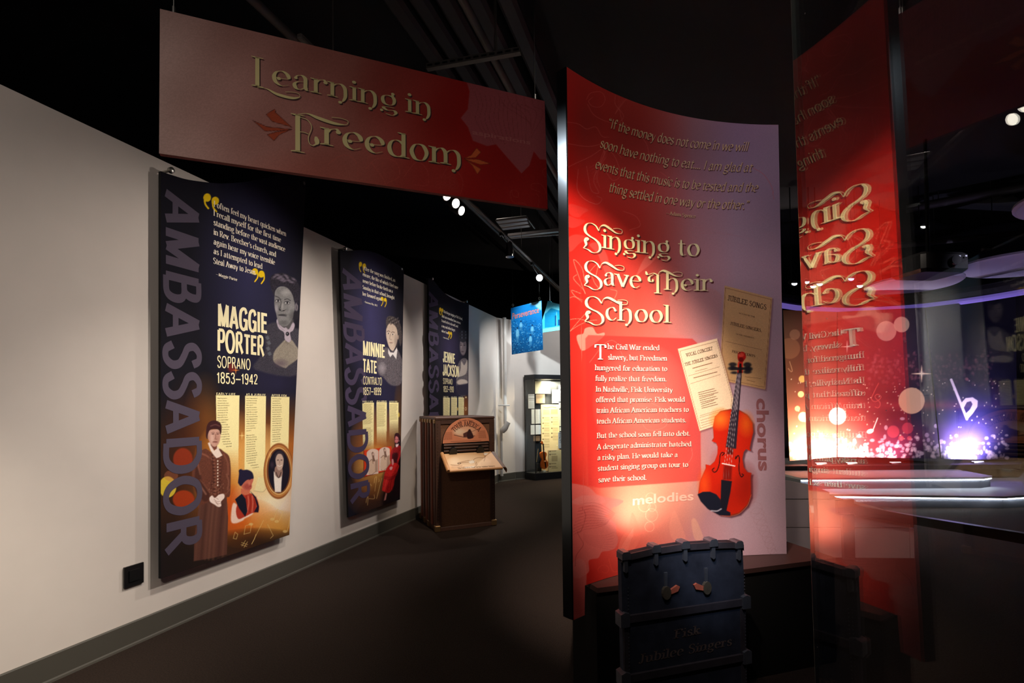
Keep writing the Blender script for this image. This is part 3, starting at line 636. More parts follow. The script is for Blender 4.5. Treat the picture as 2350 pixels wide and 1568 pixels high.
def paint_mural(c):
    U, V = c.U, c.V
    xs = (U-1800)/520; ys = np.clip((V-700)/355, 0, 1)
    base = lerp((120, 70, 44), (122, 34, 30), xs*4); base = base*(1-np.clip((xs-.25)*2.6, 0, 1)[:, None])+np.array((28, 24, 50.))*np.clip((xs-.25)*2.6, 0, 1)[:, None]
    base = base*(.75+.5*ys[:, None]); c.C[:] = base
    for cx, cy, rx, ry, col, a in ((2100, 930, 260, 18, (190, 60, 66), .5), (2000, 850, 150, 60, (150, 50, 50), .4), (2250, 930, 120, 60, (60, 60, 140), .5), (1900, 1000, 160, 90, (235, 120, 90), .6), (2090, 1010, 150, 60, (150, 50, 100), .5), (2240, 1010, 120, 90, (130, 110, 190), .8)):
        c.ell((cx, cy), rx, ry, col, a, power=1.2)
    r = np.random.default_rng(5)
    for k in range(260):
        c.ell((1990+r.random()*290, 845+r.normal()*22+(r.random()-.5)*20), 2+r.random()*2.5, 2+r.random()*2.5, (190, 110, 110), .22)
    for k in range(300):
        c.ell((1812+r.random()*500, 1052-abs(r.normal())*26), 2.2+r.random()*3.5, 2.2+r.random()*3.5, (255, 222, 226), .55)
    for k in range(170):
        c.ell((1815+r.random()*490, 870+r.random()*180), .9+r.random()*.9, .9+r.random()*.9, (255, 225, 190), .8)
    for x, y, q, col, a in ((2034, 760, 23, (176, 132, 110), .9), (2069, 745, 18, (186, 150, 120), .9), (2092, 920, 30, (214, 168, 130), 1), (1922, 955, 20, (250, 225, 215), .8), (1812, 800, 24, (190, 130, 90), .35), (1824, 768, 12, (200, 150, 120), .4), (2050, 991, 14, (196, 70, 86), .8), (2083, 983, 13, (190, 66, 86), .8), (1838, 905, 7, (250, 210, 130), .9), (1830, 938, 6, (240, 200, 130), .8), (1843, 957, 11, (250, 214, 140), .9), (1841, 870, 8, (240, 190, 100), .8), (2068, 1006, 6, (220, 80, 90), .7), (2087, 1006, 5, (230, 90, 100), .7)):
        c.ell((x, y), q, q, col, a)
    c.ell((2115, 858), 22, 1.6, (255, 215, 170)); c.ell((2115, 858), 1.6, 18, (255, 215, 170)); c.ell((2115, 858), 8, 8, (255, 235, 200), .9, power=1)
    c.ell((1944, 796), 12, 1, (250, 215, 190)); c.ell((1944, 796), 1, 12, (250, 215, 190))
    c.line([(2183, 872), (2219, 962)], 6, (214, 190, 196), sm=False)
    c.poly([(2205, 926), (2216, 914), (2232, 912), (2244, 920), (2243, 934), (2232, 950), (2219, 964), (2214, 952), (2226, 940), (2232, 928), (2228, 921), (2219, 923), (2212, 936)], (214, 190, 196))
    c.ell((1997, 990), 8, 5, (255, 228, 214), rot=-.3); c.line([(2003, 988), (2014, 960)], 2, (255, 228, 214))
    c.line([(1812, 830), (1818, 850), (1815, 853), (1809, 846)], 1.6, (205, 150, 110), .8)
    c.line([(2016, 880), (2006, 900), (2000, 916), (2010, 922), (2022, 912), (2014, 905), (2008, 912), (2020, 925), (2016, 936), (2008, 934)], 1.5, (216, 90, 80), .8)
segs = [((1797, 712), (1920, 716), (1812, 1058), (1920, 1049), 8.35, 8.2, 'bright left'), ((1922, 716), (2121, 706), (1922, 1049), (2157, 1053), 8.2, 8.2, 'middle'), ((2124, 706), (2330, 680), (2160, 1054), (2335, 1056), 8.2, 8.45, 'purple right')]
mural = thing('stage_mural', 'wide three-sheet mural of music notes and stars behind the stage steps', 'mural', aty(1812, 1058, 8.35))
for tl, tR, bl, br, y0, y1, nm in segs:
    q1, q2, q3 = aty(*tl, y0), aty(*bl, y0), aty(*br, y1); nn_ = np.cross(q3-q2, q1-q2); d_ = ray(*tR)
    S_ = Bil(q1, EYE+d_*(((q2-EYE)@nn_)/(d_@nn_)), q2, q3)
    nu = int((tR[0]-tl[0])*.75); printed('printed_sheet', S_, lambda s, t: s, lambda s, t: t, max(nu, 60), 240, paint_mural, print_mat('mural_print', .5), mural, .004)
    mb = MB(); mb.prism(S_, [(0, 0), (1, 0), (1, 1), (0, 1)], .002, -.04); mb.build('backing', M_BLACK, mural)
slab_pts = [(3.9, 8.05), (8.4, 7.95), (9.2, 8.6), (9.2, 9.2), (3.9, 9.2)]
o = slab('mural_plinth', slab_pts, .34, .415, M_BLACK); tag(o, 'long black plinth carrying the starry mural behind the steps', 'plinth')
UPL = [((1880, 1044), 95, (1, .86, .74)), ((1950, 1044), 60, (1, .80, .72)), ((2050, 1046), 10, (1, .55, .6)), ((2238, 1047), 75, (.66, .60, 1))]
for i, ((u, v), wt, colr) in enumerate(UPL):
    p = aty(u, v, 8.12); q = np.array([p[0], 8.08, .425])
    t = thing('uplight', ['small black uplight at the foot of the bright left mural panel', 'small black uplight at the left foot of the middle mural panel', 'small black uplight at the right foot of the middle mural panel', 'small black uplight below the flat sign of the purple mural panel'][i], 'uplight', q)
    mb = MB(); mb.box(q+Z3*.015, (np.array([1, 0, 0]), np.array([0, 1, 0]), Z3), (.09, .03, .015), .005); mb.build('housing', M_CHAR, t)
    mb = MB(); mb.box(q+Z3*.032, (np.array([1, 0, 0]), np.array([0, 1, 0]), Z3), (.08, .02, .002)); mb.build('lens', mat('uplight_lens_%d' % (i % 4), [int(255*x**.45) for x in colr], .4, emit=6), t)
    s = spot('uplight_beam', q+np.array([0, -.16, .05]), q+np.array([0, .14, .30]), wt*5.0, 130, 1, colr, .03)
cove = thing('soffit_glow', 'long curved soffit above the starry mural, its purple light put in as glow', 'cove light', atz(1950, 716, 3.15))
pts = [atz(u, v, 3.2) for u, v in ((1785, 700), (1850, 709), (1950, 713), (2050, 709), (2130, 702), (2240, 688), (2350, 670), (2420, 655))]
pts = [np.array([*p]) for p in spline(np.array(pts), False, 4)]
mb = MB(); mb.tube(pts, .05, 8); smooth_sharp(mb.build('lit_edge_glow', mat('purple_glow', (120, 100, 190), .5, emit=.55), cove))  # purple light falling on the soffit edge, given as its own emission
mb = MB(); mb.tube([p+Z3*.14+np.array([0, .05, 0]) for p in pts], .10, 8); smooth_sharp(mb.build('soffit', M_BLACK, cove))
M_CLOUD = mat('cloud_panel', (150, 140, 160), .8)
for i, (x, y, z, r, sx, lab) in enumerate(((6.68, 7.95, 3.42, .68, 1.0, 'round pale ceiling panel above the mural, nearest the red reflection'), (8.2, 7.4, 3.6, .85, 1.2, 'large round pale ceiling panel at the right edge above the mural'), (7.4, 5.7, 3.95, .9, 1.1, 'high round pale ceiling panel in the upper right'))):
    t = thing('ceiling_cloud', lab, 'ceiling panel', (x, y, z)); mb = MB(); n = 40
    v = []; 
    for zz, rr in ((z-.02, .96), (z, 1), (z+.03, 1)): v += [(x+r*sx*rr*math.cos(6.2832*k/n)*(1+.08*math.sin(12.566*k/n+i)), y+r*rr*math.sin(6.2832*k/n), zz) for k in range(n)]
    mb.add(v, [tuple(range(n))[::-1], tuple(range(2*n, 3*n))]+[(j*n+k, j*n+(k+1) % n, (j+1)*n+(k+1) % n, (j+1)*n+k) for j in (0, 1) for k in range(n)]); mb.build('disc', M_CLOUD, t)
    for k in range(3):
        an = k*2.1+.4; mb = MB(); mb.tube([(x+r*.6*math.cos(an), y+r*.6*math.sin(an), z+.03), (x+r*.6*math.cos(an), y+r*.6*math.sin(an), 4.95)], .006, 6); mb.build('hanging_wire', M_DARKMETAL, t)
spot('cloud_wash', (6.6, 6.0, 1.2), (7.0, 7.6, 3.5), 55, 90, 1, (.62, .50, 1), .1)
spot('cloud_wash', (8.2, 5.0, 1.5), (8.0, 6.6, 3.8), 26, 100, 1, (.8, .75, 1), .1)
pj = thing('projector', 'black projector box hung in front of the pale ceiling panels', 'projector', aty(2140, 615, 6.3))
q = aty(2130, 612, 6.3); mb = MB(); ax = (np.array([1, .1, 0]), np.array([-.1, 1, 0]), Z3); mb.box(q, ax, (.33, .25, .13), .04); mb.build('body', M_CHAR, pj)
mb = MB(); mb.tube([q+np.array([.1, -.24, 0]), q+np.array([.1, -.30, 0])], .06, 16); mb.build('lens', M_LAMP, pj)
mb = MB(); mb.tube([q+Z3*.12, (q[0], q[1], 4.95)], .02, 8); mb.build('mount_pole', M_DARKMETAL, pj)
mb = MB()
for dx in (-.26, -.22, .18, .26): mb.box(q+np.array([dx, -.256, .06]), ax, (.012, .003, .008))
mb.build('status_lights', mat('dim_indicator', (150, 150, 160), .4, emit=.4), pj)
LW = mat('stage_lens', (240, 240, 255), .3, emit=14)
for (u, v, lab, col) in ((1823, 651, 'small lit stage lamp left of the glass edge under the dark ceiling', (235, 240, 255)), (1851, 647, 'small lit stage lamp just inside the glass edge', (230, 235, 255)), (1866, 657, 'brightest small stage lamp over the swash of the mirrored lettering', (245, 246, 255)), (1881, 652, 'faint stage lamp right of the brightest one', (200, 205, 220)), (1953, 640, 'small violet stage lamp above the mirrored word', (190, 160, 255)), (1973, 656, 'small white stage lamp low right of the violet one', (230, 230, 240)), (2119, 520, 'pair of tiny ceiling lamps high behind the glass', (220, 220, 210))):
    p = aty(u, v, 7.6); t = thing('stage_lamp', lab, 'stage lamp', p, 'stage lamps behind the glass')
    mb = MB(); mb.tube([p, p+np.array([.0, .12, .06])], [.05, .035], 10); mb.build('housing', M_LAMP, t)
    mb = MB(); n = 10; mb.add([p+np.array([.045*math.cos(6.2832*k/n), -.002, .03*math.sin(6.2832*k/n)]) for k in range(n)], [tuple(range(n))]); mb.build('lens', mat('stage_lens_%d' % u, col, .3, emit=12), t)
    mb = MB(); mb.tube([p+np.array([0, .08, .04]), (p[0], p[1]+.08, 4.95)], .008, 6); mb.build('stem', M_LAMP, t)
spot('mural_wash', (6.0, 4.8, 3.9), (6.7, 8.3, 1.5), 520, 60, 1, (.82, .76, 1), .1)
spot('mural_wash', (4.9, 5.4, 3.9), (5.0, 8.3, 1.6), 150, 50, 1, (1, .82, .7), .1)
# ramp wall clad in pale stone, dark sloping cap and post
RP = Plane((2.7, 4.62, 0), (1, -.06, 0)); M_STONE = mat('pale_stone', (206, 186, 176), .55, noise=.12, nscale=3)
rw = thing('ramp_wall', 'low stone clad ramp wall with a dark sloping cap right of the red panel', 'wall', (2.7, 4.62, 0))
top = [RP.ab(*p) for p in ((1795, 1101), (1862, 1113), (1936, 1143), (2078, 1184))]
def ztop(a): return np.interp(a, [t[0] for t in top], [t[1] for t in top])
a0, a1 = top[0][0], RP.ab(2100, 1290)[0]
mb = MB(); pl = [(a0, .0)]+[(a1, 0), (top[3][0], top[3][1]-.02), (top[2][0], top[2][1]-.02), (top[1][0], top[1][1]-.02), (a0, top[0][1]-.02)]
mb.prism(RP, pl, -.02, -.16); mb.build('core', M_BLACK, rw)
zc = [0, RP.ab(1840, 1211)[1], RP.ab(1840, 1146)[1], .78]; xc = [a0, RP.ab(2088, 1240)[0], a1]
for i in range(3):
    for j in range(2):
        x0, x1 = xc[j]+.004, xc[j+1]-.004; z0, z1 = zc[i]+.004, zc[i+1]-.004
        n = 8; xs = [x0+(x1-x0)*k/n for k in range(n+1)]
        topl = [(x, min(z1, ztop(x))) for x in xs if ztop(x) > z0+.01]
        if len(topl) < 2: continue
        mb = MB(); mb.prism(RP, [(topl[0][0], z0), (topl[-1][0], z0)]+topl[::-1], 0, -.02); mb.build('stone_panel', M_STONE, rw)
cb = RP.shift(.05); mb = MB()
mb.prism(cb, [cb.ab(*p) for p in ((1931, 1145), (1982, 1164), (2116, 1188), (2420, 1236), (2420, 1262), (2100, 1205), (1961, 1183))], 0, -.12); mb.build('sloping_cap', mat('dark_wood_cap', (48, 34, 30), .4), rw)
mb = MB(); mb.prism(cb, [cb.ab(*p) for p in ((1934, 1183), (1961, 1183), (1963, 1286), (1938, 1286))], .0, -.04); mb.build('post', mat('dark_wood_cap', (48, 34, 30)), rw)
mb = MB(); mb.prism(cb, [cb.ab(*p) for p in ((1921, 1150), (1958, 1146), (1960, 1178), (1922, 1177))], .01, -.03); mb.build('post_bracket', M_CHAR, rw)
spot('ramp_wash', (3.0, 3.3, 2.6), (3.0, 4.6, .6), 26, 70, 1, (1, .84, .78), .1)
spot('stage_front', (4.2, 4.0, 3.8), (5.5, 6.0, 0), 30, 80, 1, (1, .9, .82), .1)

# roof steel behind the glass
for (u0, v0, u1, v1, z, r, lab) in ((1840, 585, 2500, 520, 4.15, .05, 'long grey pipe crossing the dark ceiling above the projector'), (2080, 480, 2500, 400, 4.75, .07, 'dusty duct slanting up to the right edge behind the glass')):
    a = atz(u0, v0, z); b = atz(u1, v1, z); d_ = b-a; t = thing('service_pipe', lab, 'pipe', a)
    mb = MB(); mb.tube([a, b], r, 12); smooth_sharp(mb.build('pipe', M_DUSTY, t))
    for k in (.2, .5, .8): q = a+d_*k; mb = MB(); mb.tube([q, (q[0], q[1], 4.95)], .006, 6); mb.build('hanger_rod', M_DUSTY, t)
# ================================================================== RED CURVED PANEL
def K(ox, oy, s): return lambda x, y: (ox+x/s, oy+y/s)
P1, P2, P3, P4, P5 = K(1280, 150, 4.237), K(1280, 480, 4.126), K(1320, 750, 3.647), K(1540, 640, 2.704), K(1280, 1150, 3.752)
def tall(key, ky, dy, kx=1.0):
    adv, st = G[key]; out = []
    for s in st:
        if s[0] == 'd': out.append(('d', (s[1][0]*kx, s[1][1]*ky+dy, s[1][2])))
        else: out.append((s[0], [(x*kx, y*ky+dy) for x, y in s[1]], s[2]))
    G[key] = (adv*kx, tuple(out))
tall('{S}', 1.30, -.17, 1.08); tall('{T}', 1.25, -.17, 1.05); tall('{L}', 1.25, -.22, 1.0); tall('{F}', 1.12, -.08, 1.05)
CY_ = Cyl(1.631, .8063, 2.0274)
PM = print_mat('panel_print', .42, .4)
panel = thing('graphic_panel', 'tall curved red exhibit panel with a violin picture and the song title', 'panel', (.9, 2.6, .46))
aL, aR = -.7259*2.0274, -.0125*2.0274; zB, zT = .458, 3.15
def paint_panel(c):
    U, V = c.U, c.V; x = np.clip((U-1300)/500, 0, 1); y = V
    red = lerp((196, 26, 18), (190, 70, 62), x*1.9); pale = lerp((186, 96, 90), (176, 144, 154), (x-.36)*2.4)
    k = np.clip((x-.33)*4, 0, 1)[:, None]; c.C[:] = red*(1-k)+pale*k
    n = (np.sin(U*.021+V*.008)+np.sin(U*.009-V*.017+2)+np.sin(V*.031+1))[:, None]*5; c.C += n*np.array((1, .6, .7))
    c.ell((1460, 980), 190, 400, (242, 150, 126), .7, power=.85); c.ell((1490, 1110), 150, 160, (250, 176, 140), .7, power=.8)  # printed salmon, also paled to carry the spotlight's hot pool
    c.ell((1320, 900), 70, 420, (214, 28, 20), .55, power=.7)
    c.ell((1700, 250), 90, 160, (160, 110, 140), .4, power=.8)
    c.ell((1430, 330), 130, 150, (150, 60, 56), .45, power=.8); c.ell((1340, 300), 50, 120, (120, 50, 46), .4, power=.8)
    # large flower, bottom left
    c.frame(1280, 1150, 3.752)
    F1 = (206, 104, 96)
    for pts in ([(118, 0), (540, -10), (520, 40), (470, 60), (440, 110), (400, 130), (440, 150), (500, 200), (505, 280), (520, 330), (500, 400), (440, 430), (380, 440), (350, 490), (300, 500), (265, 520), (260, 620), (118, 620)],
                [(235, 520), (245, 760), (230, 990), (130, 990), (118, 560)]): c.poly(pts, F1, .8, 1.5, True)
    c.poly([(-20, -150), (240, -130), (330, -60), (380, -40), (410, 0), (350, 30), (118, 20)], (212, 112, 104), .7, 1.5, True)
    for k in range(10): c.line([(118+k*8, 300-k*30), (220+k*10, 250-k*26), (330+k*8, 230-k*20), (420+k*8, 200-k*10)], .8, (150, 40, 40), .6)
    for k in range(7): c.line([(220, 290+k*8), (300, 300+k*14), (400, 300+k*18), (480, 270+k*26)], .7, (160, 60, 58), .5)
    for k in range(14): c.line([(130, 780+k*16), (165, 770+k*15), (205, 800+k*14)], .7, (170, 50, 50), .6)
    c.line([(210, 60), (240, 130), (200, 260), (170, 270), (200, 330), (220, 380), (160, 470), (150, 560)], 1.2, (130, 40, 36), .6)
    c.poly([(640, 100), (690, 200), (710, 300), (690, 370), (640, 430), (560, 430), (520, 470), (525, 380), (560, 300), (610, 240)], (228, 110, 90), .6, 1, True)
    for k in range(6): c.line([(540+k*12, 420), (590+k*8, 330), (650, 240+k*12)], .8, (250, 160, 140), .5)
    for cx, cy, r in ((800, -25, 42), (745, 40, 50), (812, 55, 34), (808, 122, 52), (790, 222, 40)): c.ring((cx, cy), r, r*1.05, .9, (255, 190, 160), .7)
    c.poly([(960, 230), (1000, 80), (1060, 200), (1100, 330), (1000, 340)], (236, 150, 126), .35, 1.5, True); c.poly([(1150, 180), (1180, 150), (1220, 220), (1250, 320), (1180, 330)], (240, 178, 140), .4, 1.5, True)
    c.line([(440, 500), (470, 600), (520, 610)], 1, (240, 90, 60), .6); c.line([(350, 610), (350, 580), (400, 550), (440, 580), (420, 620), (380, 610)], 1, (230, 80, 60), .6)
    c.line([(860, 260), (960, 320), (1040, 300), (1120, 330), (1200, 420)], .8, (214, 120, 100), .5)
    for k in range(9): c.ring((1700+20*k, 60+50*k), 60-4*k, 50, .7, (150, 104, 104), .35)
    # fine scrolls, upper half
    c.frame(1280, 150, 4.237)
    S1 = (228, 100, 90)
    for pts in ([(80, 550), (200, 570), (280, 620), (370, 600), (430, 690), (500, 700)], [(280, 330), (320, 270), (420, 260), (460, 330), (420, 400), (340, 400), (300, 350), (340, 310)],
                [(290, 380), (350, 480), (460, 540), (580, 560), (640, 490), (560, 380), (560, 290)], [(600, 430), (640, 560), (760, 640), (860, 760), (900, 900), (1000, 960)],
                [(90, 760), (300, 790), (470, 760), (560, 830), (620, 900)], [(470, 780), (330, 880), (160, 960), (90, 1000)], [(460, 800), (400, 960), (350, 1120), (400, 1240), (330, 1220), (300, 1100), (280, 980)],
                [(200, 1010), (190, 1200), (260, 1300), (380, 1350), (430, 1300), (380, 1270)], [(480, 800), (560, 900), (610, 1060), (540, 1120), (470, 1040)],
                [(1000, 1040), (1100, 1120), (1150, 1250), (1060, 1320), (960, 1260), (1000, 1180)], [(640, 1420), (760, 1470), (800, 1560), (700, 1600)], [(1900, 1000), (2000, 1060), (2080, 1180), (2100, 1300)]):
        c.line(pts, 1.0, S1, .7)
    for k in range(8): c.line([(440+6*k, 820), (380-14*k+90, 900+20*k), (300+16*k, 1000+28*k)], .7, S1, .4)
    for k in range(7): c.line([(560, 470), (590+18*k, 380-12*k), (600+30*k, 300+14*k)], .6, S1, .4)
    c.poly([(110, 1350), (240, 1380), (300, 1410), (250, 1440), (200, 1480), (120, 1450)], (196, 60, 52), .5, 1.5, True)
    c.frame(1280, 480, 4.126)
    for k in range(9): c.line([(1300, 300), (1320+60*math.cos(k*.5), 200-40*math.sin(k*.9)), (1100+90*k, 120+20*k)], .6, (190, 120, 124), .35)
    for pts in ([(260, 800), (200, 640), (150, 480), (230, 560), (255, 700)], [(280, 700), (300, 600), (380, 520), (360, 640)], [(180, 620), (150, 660), (240, 760), (262, 802)], [(230, 860), (170, 830), (130, 770), (220, 800)], [(92, 850), (160, 830), (230, 880)],
                [(95, 1170), (200, 1100), (300, 1060), (370, 1050)], [(98, 1180), (190, 1070), (290, 960)], [(90, 1050), (200, 1040), (330, 1080)], [(320, 620), (350, 700), (400, 760)], [(500, 760), (560, 780), (530, 860), (500, 890)]):
        c.line(pts, 1.0, (255, 150, 120), .75)
    for pts in ([(260, 1130), (330, 1120), (370, 1180), (440, 1170), (420, 1220), (250, 1340), (200, 1290), (180, 1200), (240, 1180)],): c.poly(pts, (250, 150, 130), .75, 1.2, True)
    c.poly([(300, 340), (380, 320), (460, 420), (500, 560), (560, 640), (500, 700), (430, 560), (380, 430)], (206, 86, 76), .5, 1.5, True); c.poly([(950, 430), (880, 520), (780, 600), (740, 640), (800, 500), (860, 430)], (216, 110, 96), .5, 1.5, True)
    c.poly([(80, 60), (180, 90), (260, 110), (220, 150), (140, 180), (90, 150)], (176, 60, 54), .5, 1.5, True); c.poly([(95, 280), (170, 240), (280, 270), (200, 330), (130, 400), (90, 380)], (190, 66, 58), .5, 1.5, True)
    c.poly([(1080, 750), (1060, 900), (1040, 1050), (1060, 1170), (1120, 1190), (1300, 1190), (1500, 1180), (1530, 1000), (1540, 800), (1300, 720)], (190, 124, 116), .35, 3, True)
    for k in range(5): c.line([(700+60*k, 640), (720+50*k, 800), (690+40*k, 900), (640+30*k, 1040)], .7, (186, 80, 66), .4)
    # caption box
    c.frame(1320, 750, 3.647)
    c.poly([(85, 100), (110, 70), (980, 100), (1020, 135), (1050, 880), (1055, 1290), (200, 1350), (110, 1330)], (206, 40, 36), .62, 2.5)
    c.ell((560, 640), 420, 520, (240, 150, 132), .62, power=.6)
    for pts in ([(120, 300), (250, 140), (340, 130), (420, 300)], [(520, 700), (600, 860), (760, 830), (740, 700), (640, 640)], [(560, 400), (700, 420), (780, 560)], [(860, 1010), (940, 960), (980, 1080), (900, 1180), (830, 1150)]): c.line(pts, .8, (255, 176, 160), .45)
    # sheets
    c.frame(1540, 640, 2.704)
    def sheet(q, col, bor, k=.045):
        c.poly([(x+7, y+8) for x, y in q], (96, 46, 50), .55, 5); c.poly(q, col, 1, 1.1, tex=.06); m = np.mean(q, 0)
        q2 = [tuple(m+(np.array(p)-m)*(1-k)) for p in q]
        for a, b in zip(q2, q2[1:]+q2[:1]): c.line([a, b], 1.0, bor, .85, .8, False)
    sheet([(332, 42), (628, 118), (585, 688), (300, 628)], (196, 152, 104), (120, 76, 50))
    sheet([(42, 435), (285, 370), (386, 745), (372, 880), (178, 945)], (238, 208, 172), (140, 100, 70), .06)
    def scrib(p, q, n, wd=.7, col=(110, 74, 50), a=.8, seed=1):
        r = random.Random(seed); t = 0
        while t < .97:
            L = r.uniform(.02, .06); a_ = (p[0]+(q[0]-p[0])*t, p[1]+(q[1]-p[1])*t); b_ = (p[0]+(q[0]-p[0])*min(1, t+L), p[1]+(q[1]-p[1])*min(1, t+L)); c.line([a_, b_], wd, col, a, .8, False); t += L+.012
    for i, (y, x0, x1) in enumerate(((400, 340, 565), (620, 460, 560), (640, 470, 520))): scrib((x0, y-12), (x1, y+42 if i == 0 else y), 10, .9, seed=i)
    for i in range(9): scrib((168+3*i, 708+12*i), (268+(i % 3)*12, 682+12*i), 8, 1.3, (96, 64, 44), .9, seed=10+i)
    for i, (x0, y0, x1, y1) in enumerate(((135, 556, 255, 522), (150, 575, 225, 556), (110, 603, 305, 545), (140, 616, 285, 578), (120, 652, 312, 592), (180, 850, 330, 806), (178, 862, 345, 812), (182, 880, 300, 845), (186, 895, 290, 866), (190, 910, 262, 888))): scrib((x0, y0), (x1, y1), 9, .8 if i not in (0, 3) else 1.8, seed=30+i)
    # violin
    c.frame(1600, 780, 3.733)
    body = [(290, 592), (360, 600), (430, 640), (475, 710), (482, 790), (465, 860), (452, 930), (462, 950), (420, 935), (400, 960), (388, 1020), (400, 1090), (430, 1135), (466, 1142), (460, 1180), (462, 1260), (462, 1340), (430, 1420), (360, 1490), (280, 1512), (190, 1500), (90, 1440), (30, 1370), (8, 1320), (20, 1220), (50, 1150), (72, 1100), (70, 1068), (110, 1078), (150, 1040), (172, 980), (176, 920), (160, 880), (124, 866), (140, 840), (134, 740), (150, 660), (200, 608)]
    c.poly([(x+16, y+16) for x, y in body], (70, 30, 40), .75, 4); c.poly(body, (150, 44, 20), 1, 1.2); m = np.array((270, 1060))
    c.poly([tuple(m+(np.array(p)-m)*.975) for p in body], (198, 34, 14), 1, 1.2)
    c.ell((200, 680), 110, 110, (246, 130, 40), .9, power=.8); c.ell((420, 720), 80, 130, (226, 100, 22), .8, power=.8); c.ell((60, 1240), 70, 160, (236, 90, 30), .7, power=.8)
    c.ell((420, 1240), 110, 220, (120, 18, 12), .5, power=.7); c.ell((300, 1330), 170, 170, (150, 22, 12), .5, power=.8); c.ell((250, 1050), 150, 160, (206, 30, 16), .4, power=.7)
    c.line([(30, 1370), (90, 1440), (190, 1500), (280, 1512), (360, 1490), (430, 1420), (462, 1330)], 1, (236, 120, 70), .6)
    for s in ([(215, 992), (232, 972), (210, 968), (195, 1000), (190, 1060), (170, 1120), (145, 1135), (130, 1115), (145, 1100)], [(332, 1000), (330, 1020), (350, 992), (362, 1020), (358, 1080), (362, 1140), (378, 1175), (396, 1160), (384, 1150)]): c.line(s, 2.2, (30, 14, 16), .95)
    c.poly([(346, 270), (384, 270), (334, 936), (244, 920)], (44, 34, 46), 1, 1.2); c.poly([(352, 290), (372, 290), (345, 600), (310, 600)], (150, 130, 140), .55, 3); c.poly([(262, 920), (310, 930), (305, 985), (255, 980)], (60, 14, 14), .8, 3)
    c.poly([(228, 1075), (300, 1080), (292, 1200), (220, 1200)], (80, 14, 14), .6, 4)
    for x0, x1 in ((350, 232), (358, 252), (368, 273), (378, 292)): c.line([(x0, 210), (x1, 1065)], .7, (206, 190, 190), .8, .8, False)
    c.line([(214, 1060), (322, 1082)], 2.4, (248, 226, 220), 1, 1, False)
    for x0, x1 in ((230, 226), (250, 248), (272, 268)): c.line([(x0, 1080), (x1, 1200)], .6, (150, 110, 110), .5, .8, False)
    c.poly([(206, 1200), (298, 1212), (286, 1300), (250, 1470), (196, 1470), (202, 1320)], (26, 24, 34), 1, 1.5)
    c.poly([(2, 1325), (50, 1303), (110, 1302), (165, 1325), (200, 1370), (205, 1440), (285, 1480), (285, 1508), (190, 1504), (90, 1450), (30, 1385)], (24, 26, 40), 1, 1.5); c.line([(120, 1465), (170, 1468), (205, 1450)], 3, (200, 190, 200), .8, 2)
    c.poly([(350, 190), (362, 190), (354, 285), (343, 285)], (214, 40, 24), 1, 1); c.poly([(378, 190), (392, 195), (392, 285), (384, 285)], (214, 40, 24), 1, 1); c.poly([(362, 190), (380, 190), (384, 285), (354, 285)], (30, 14, 16), 1, 1)
    for q in ((305, 212, 34, 18), (300, 245, 36, 18), (318, 282, 30, 12), (430, 215, 34, 22), (440, 250, 34, 20), (430, 275, 34, 16)): c.ell(q[:2], q[2], q[3], (30, 28, 34), .9, 3)
    c.poly([(290, 222), (345, 236), (400, 236), (450, 226), (452, 262), (400, 258), (345, 262), (290, 256)], (30, 26, 32), .9, 2)
    c.poly([(345, 140), (355, 110), (385, 102), (410, 115), (418, 150), (400, 180), (385, 200), (365, 200), (350, 170)], (190, 30, 24), 1, 1.2, True); c.ell((376, 130), 24, 18, (236, 90, 70), .7, 2); c.ell((376, 170), 22, 20, (90, 12, 14), .8, 3)
    c.speck(.05)
a_sp = CY_.ab(1341, 1330)[0]
def zbot(a): return np.where(np.asarray(a) < a_sp, zB, .602)
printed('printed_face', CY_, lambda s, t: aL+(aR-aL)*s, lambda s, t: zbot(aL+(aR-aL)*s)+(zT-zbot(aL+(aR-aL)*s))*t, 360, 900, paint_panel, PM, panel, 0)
n = 40; mb = MB(); v = []
cols = sorted([aL+(aR-aL)*i/n for i in range(n-1)]+[a_sp, a_sp+.0005])
cols[-1] = aR
for a in cols:
    zB_ = float(zbot(a-1e-6))
    for z, o_ in ((zB_, -.001), (zT, -.001), (zT, -.062), (zB_, -.062)): v.append(CY_.P(a, z, o_))
f = [(i*4+j, i*4+(j+1) % 4, i*4+4+(j+1) % 4, i*4+4+j) for i in range(n) for j in range(4)]+[(0, 1, 2, 3), (n*4, n*4+1, n*4+2, n*4+3)]
mb.add(v, f); mb.build('backing_board', mat('gloss_black_board', (30, 29, 29), .22, spec=.7), panel)
eL = CY_.P(aL-.004, 1.8, -.031); th0 = aL/2.0274; er = np.array([math.sin(th0), math.cos(th0), 0]); et = np.array([math.cos(th0), -math.sin(th0), 0])
mb = MB(); mb.box(CY_.P(aL-.003, (zB+zT)/2, -.033), (et, er, Z3), (.003, .029, (zT-zB)/2)); mb.build('polished_edge', mat('polished_edge', (60, 62, 64), .16, .9), panel)
INK_CREAM = mat('cream_ink', (252, 234, 172), .5); INK_WHITE = mat('white_ink', (250, 236, 214), .5); INK_DARK = mat('drop_shadow_ink', (92, 32, 30), .6)
INK_GOLD = mat('gold_ink', (232, 192, 140), .5)
sh = Letters(CY_, .0012); ti = Letters(CY_, .0024); sc_ = Letters(CY_, .0024); bd = Letters(CY_, .0024)
def both(L, txt, p0, p1, ph, st, d, **k):
    sh.line(txt, p0, p1, ph, st, dxy=d, **k); L.line(txt, p0, p1, ph, st, **k)
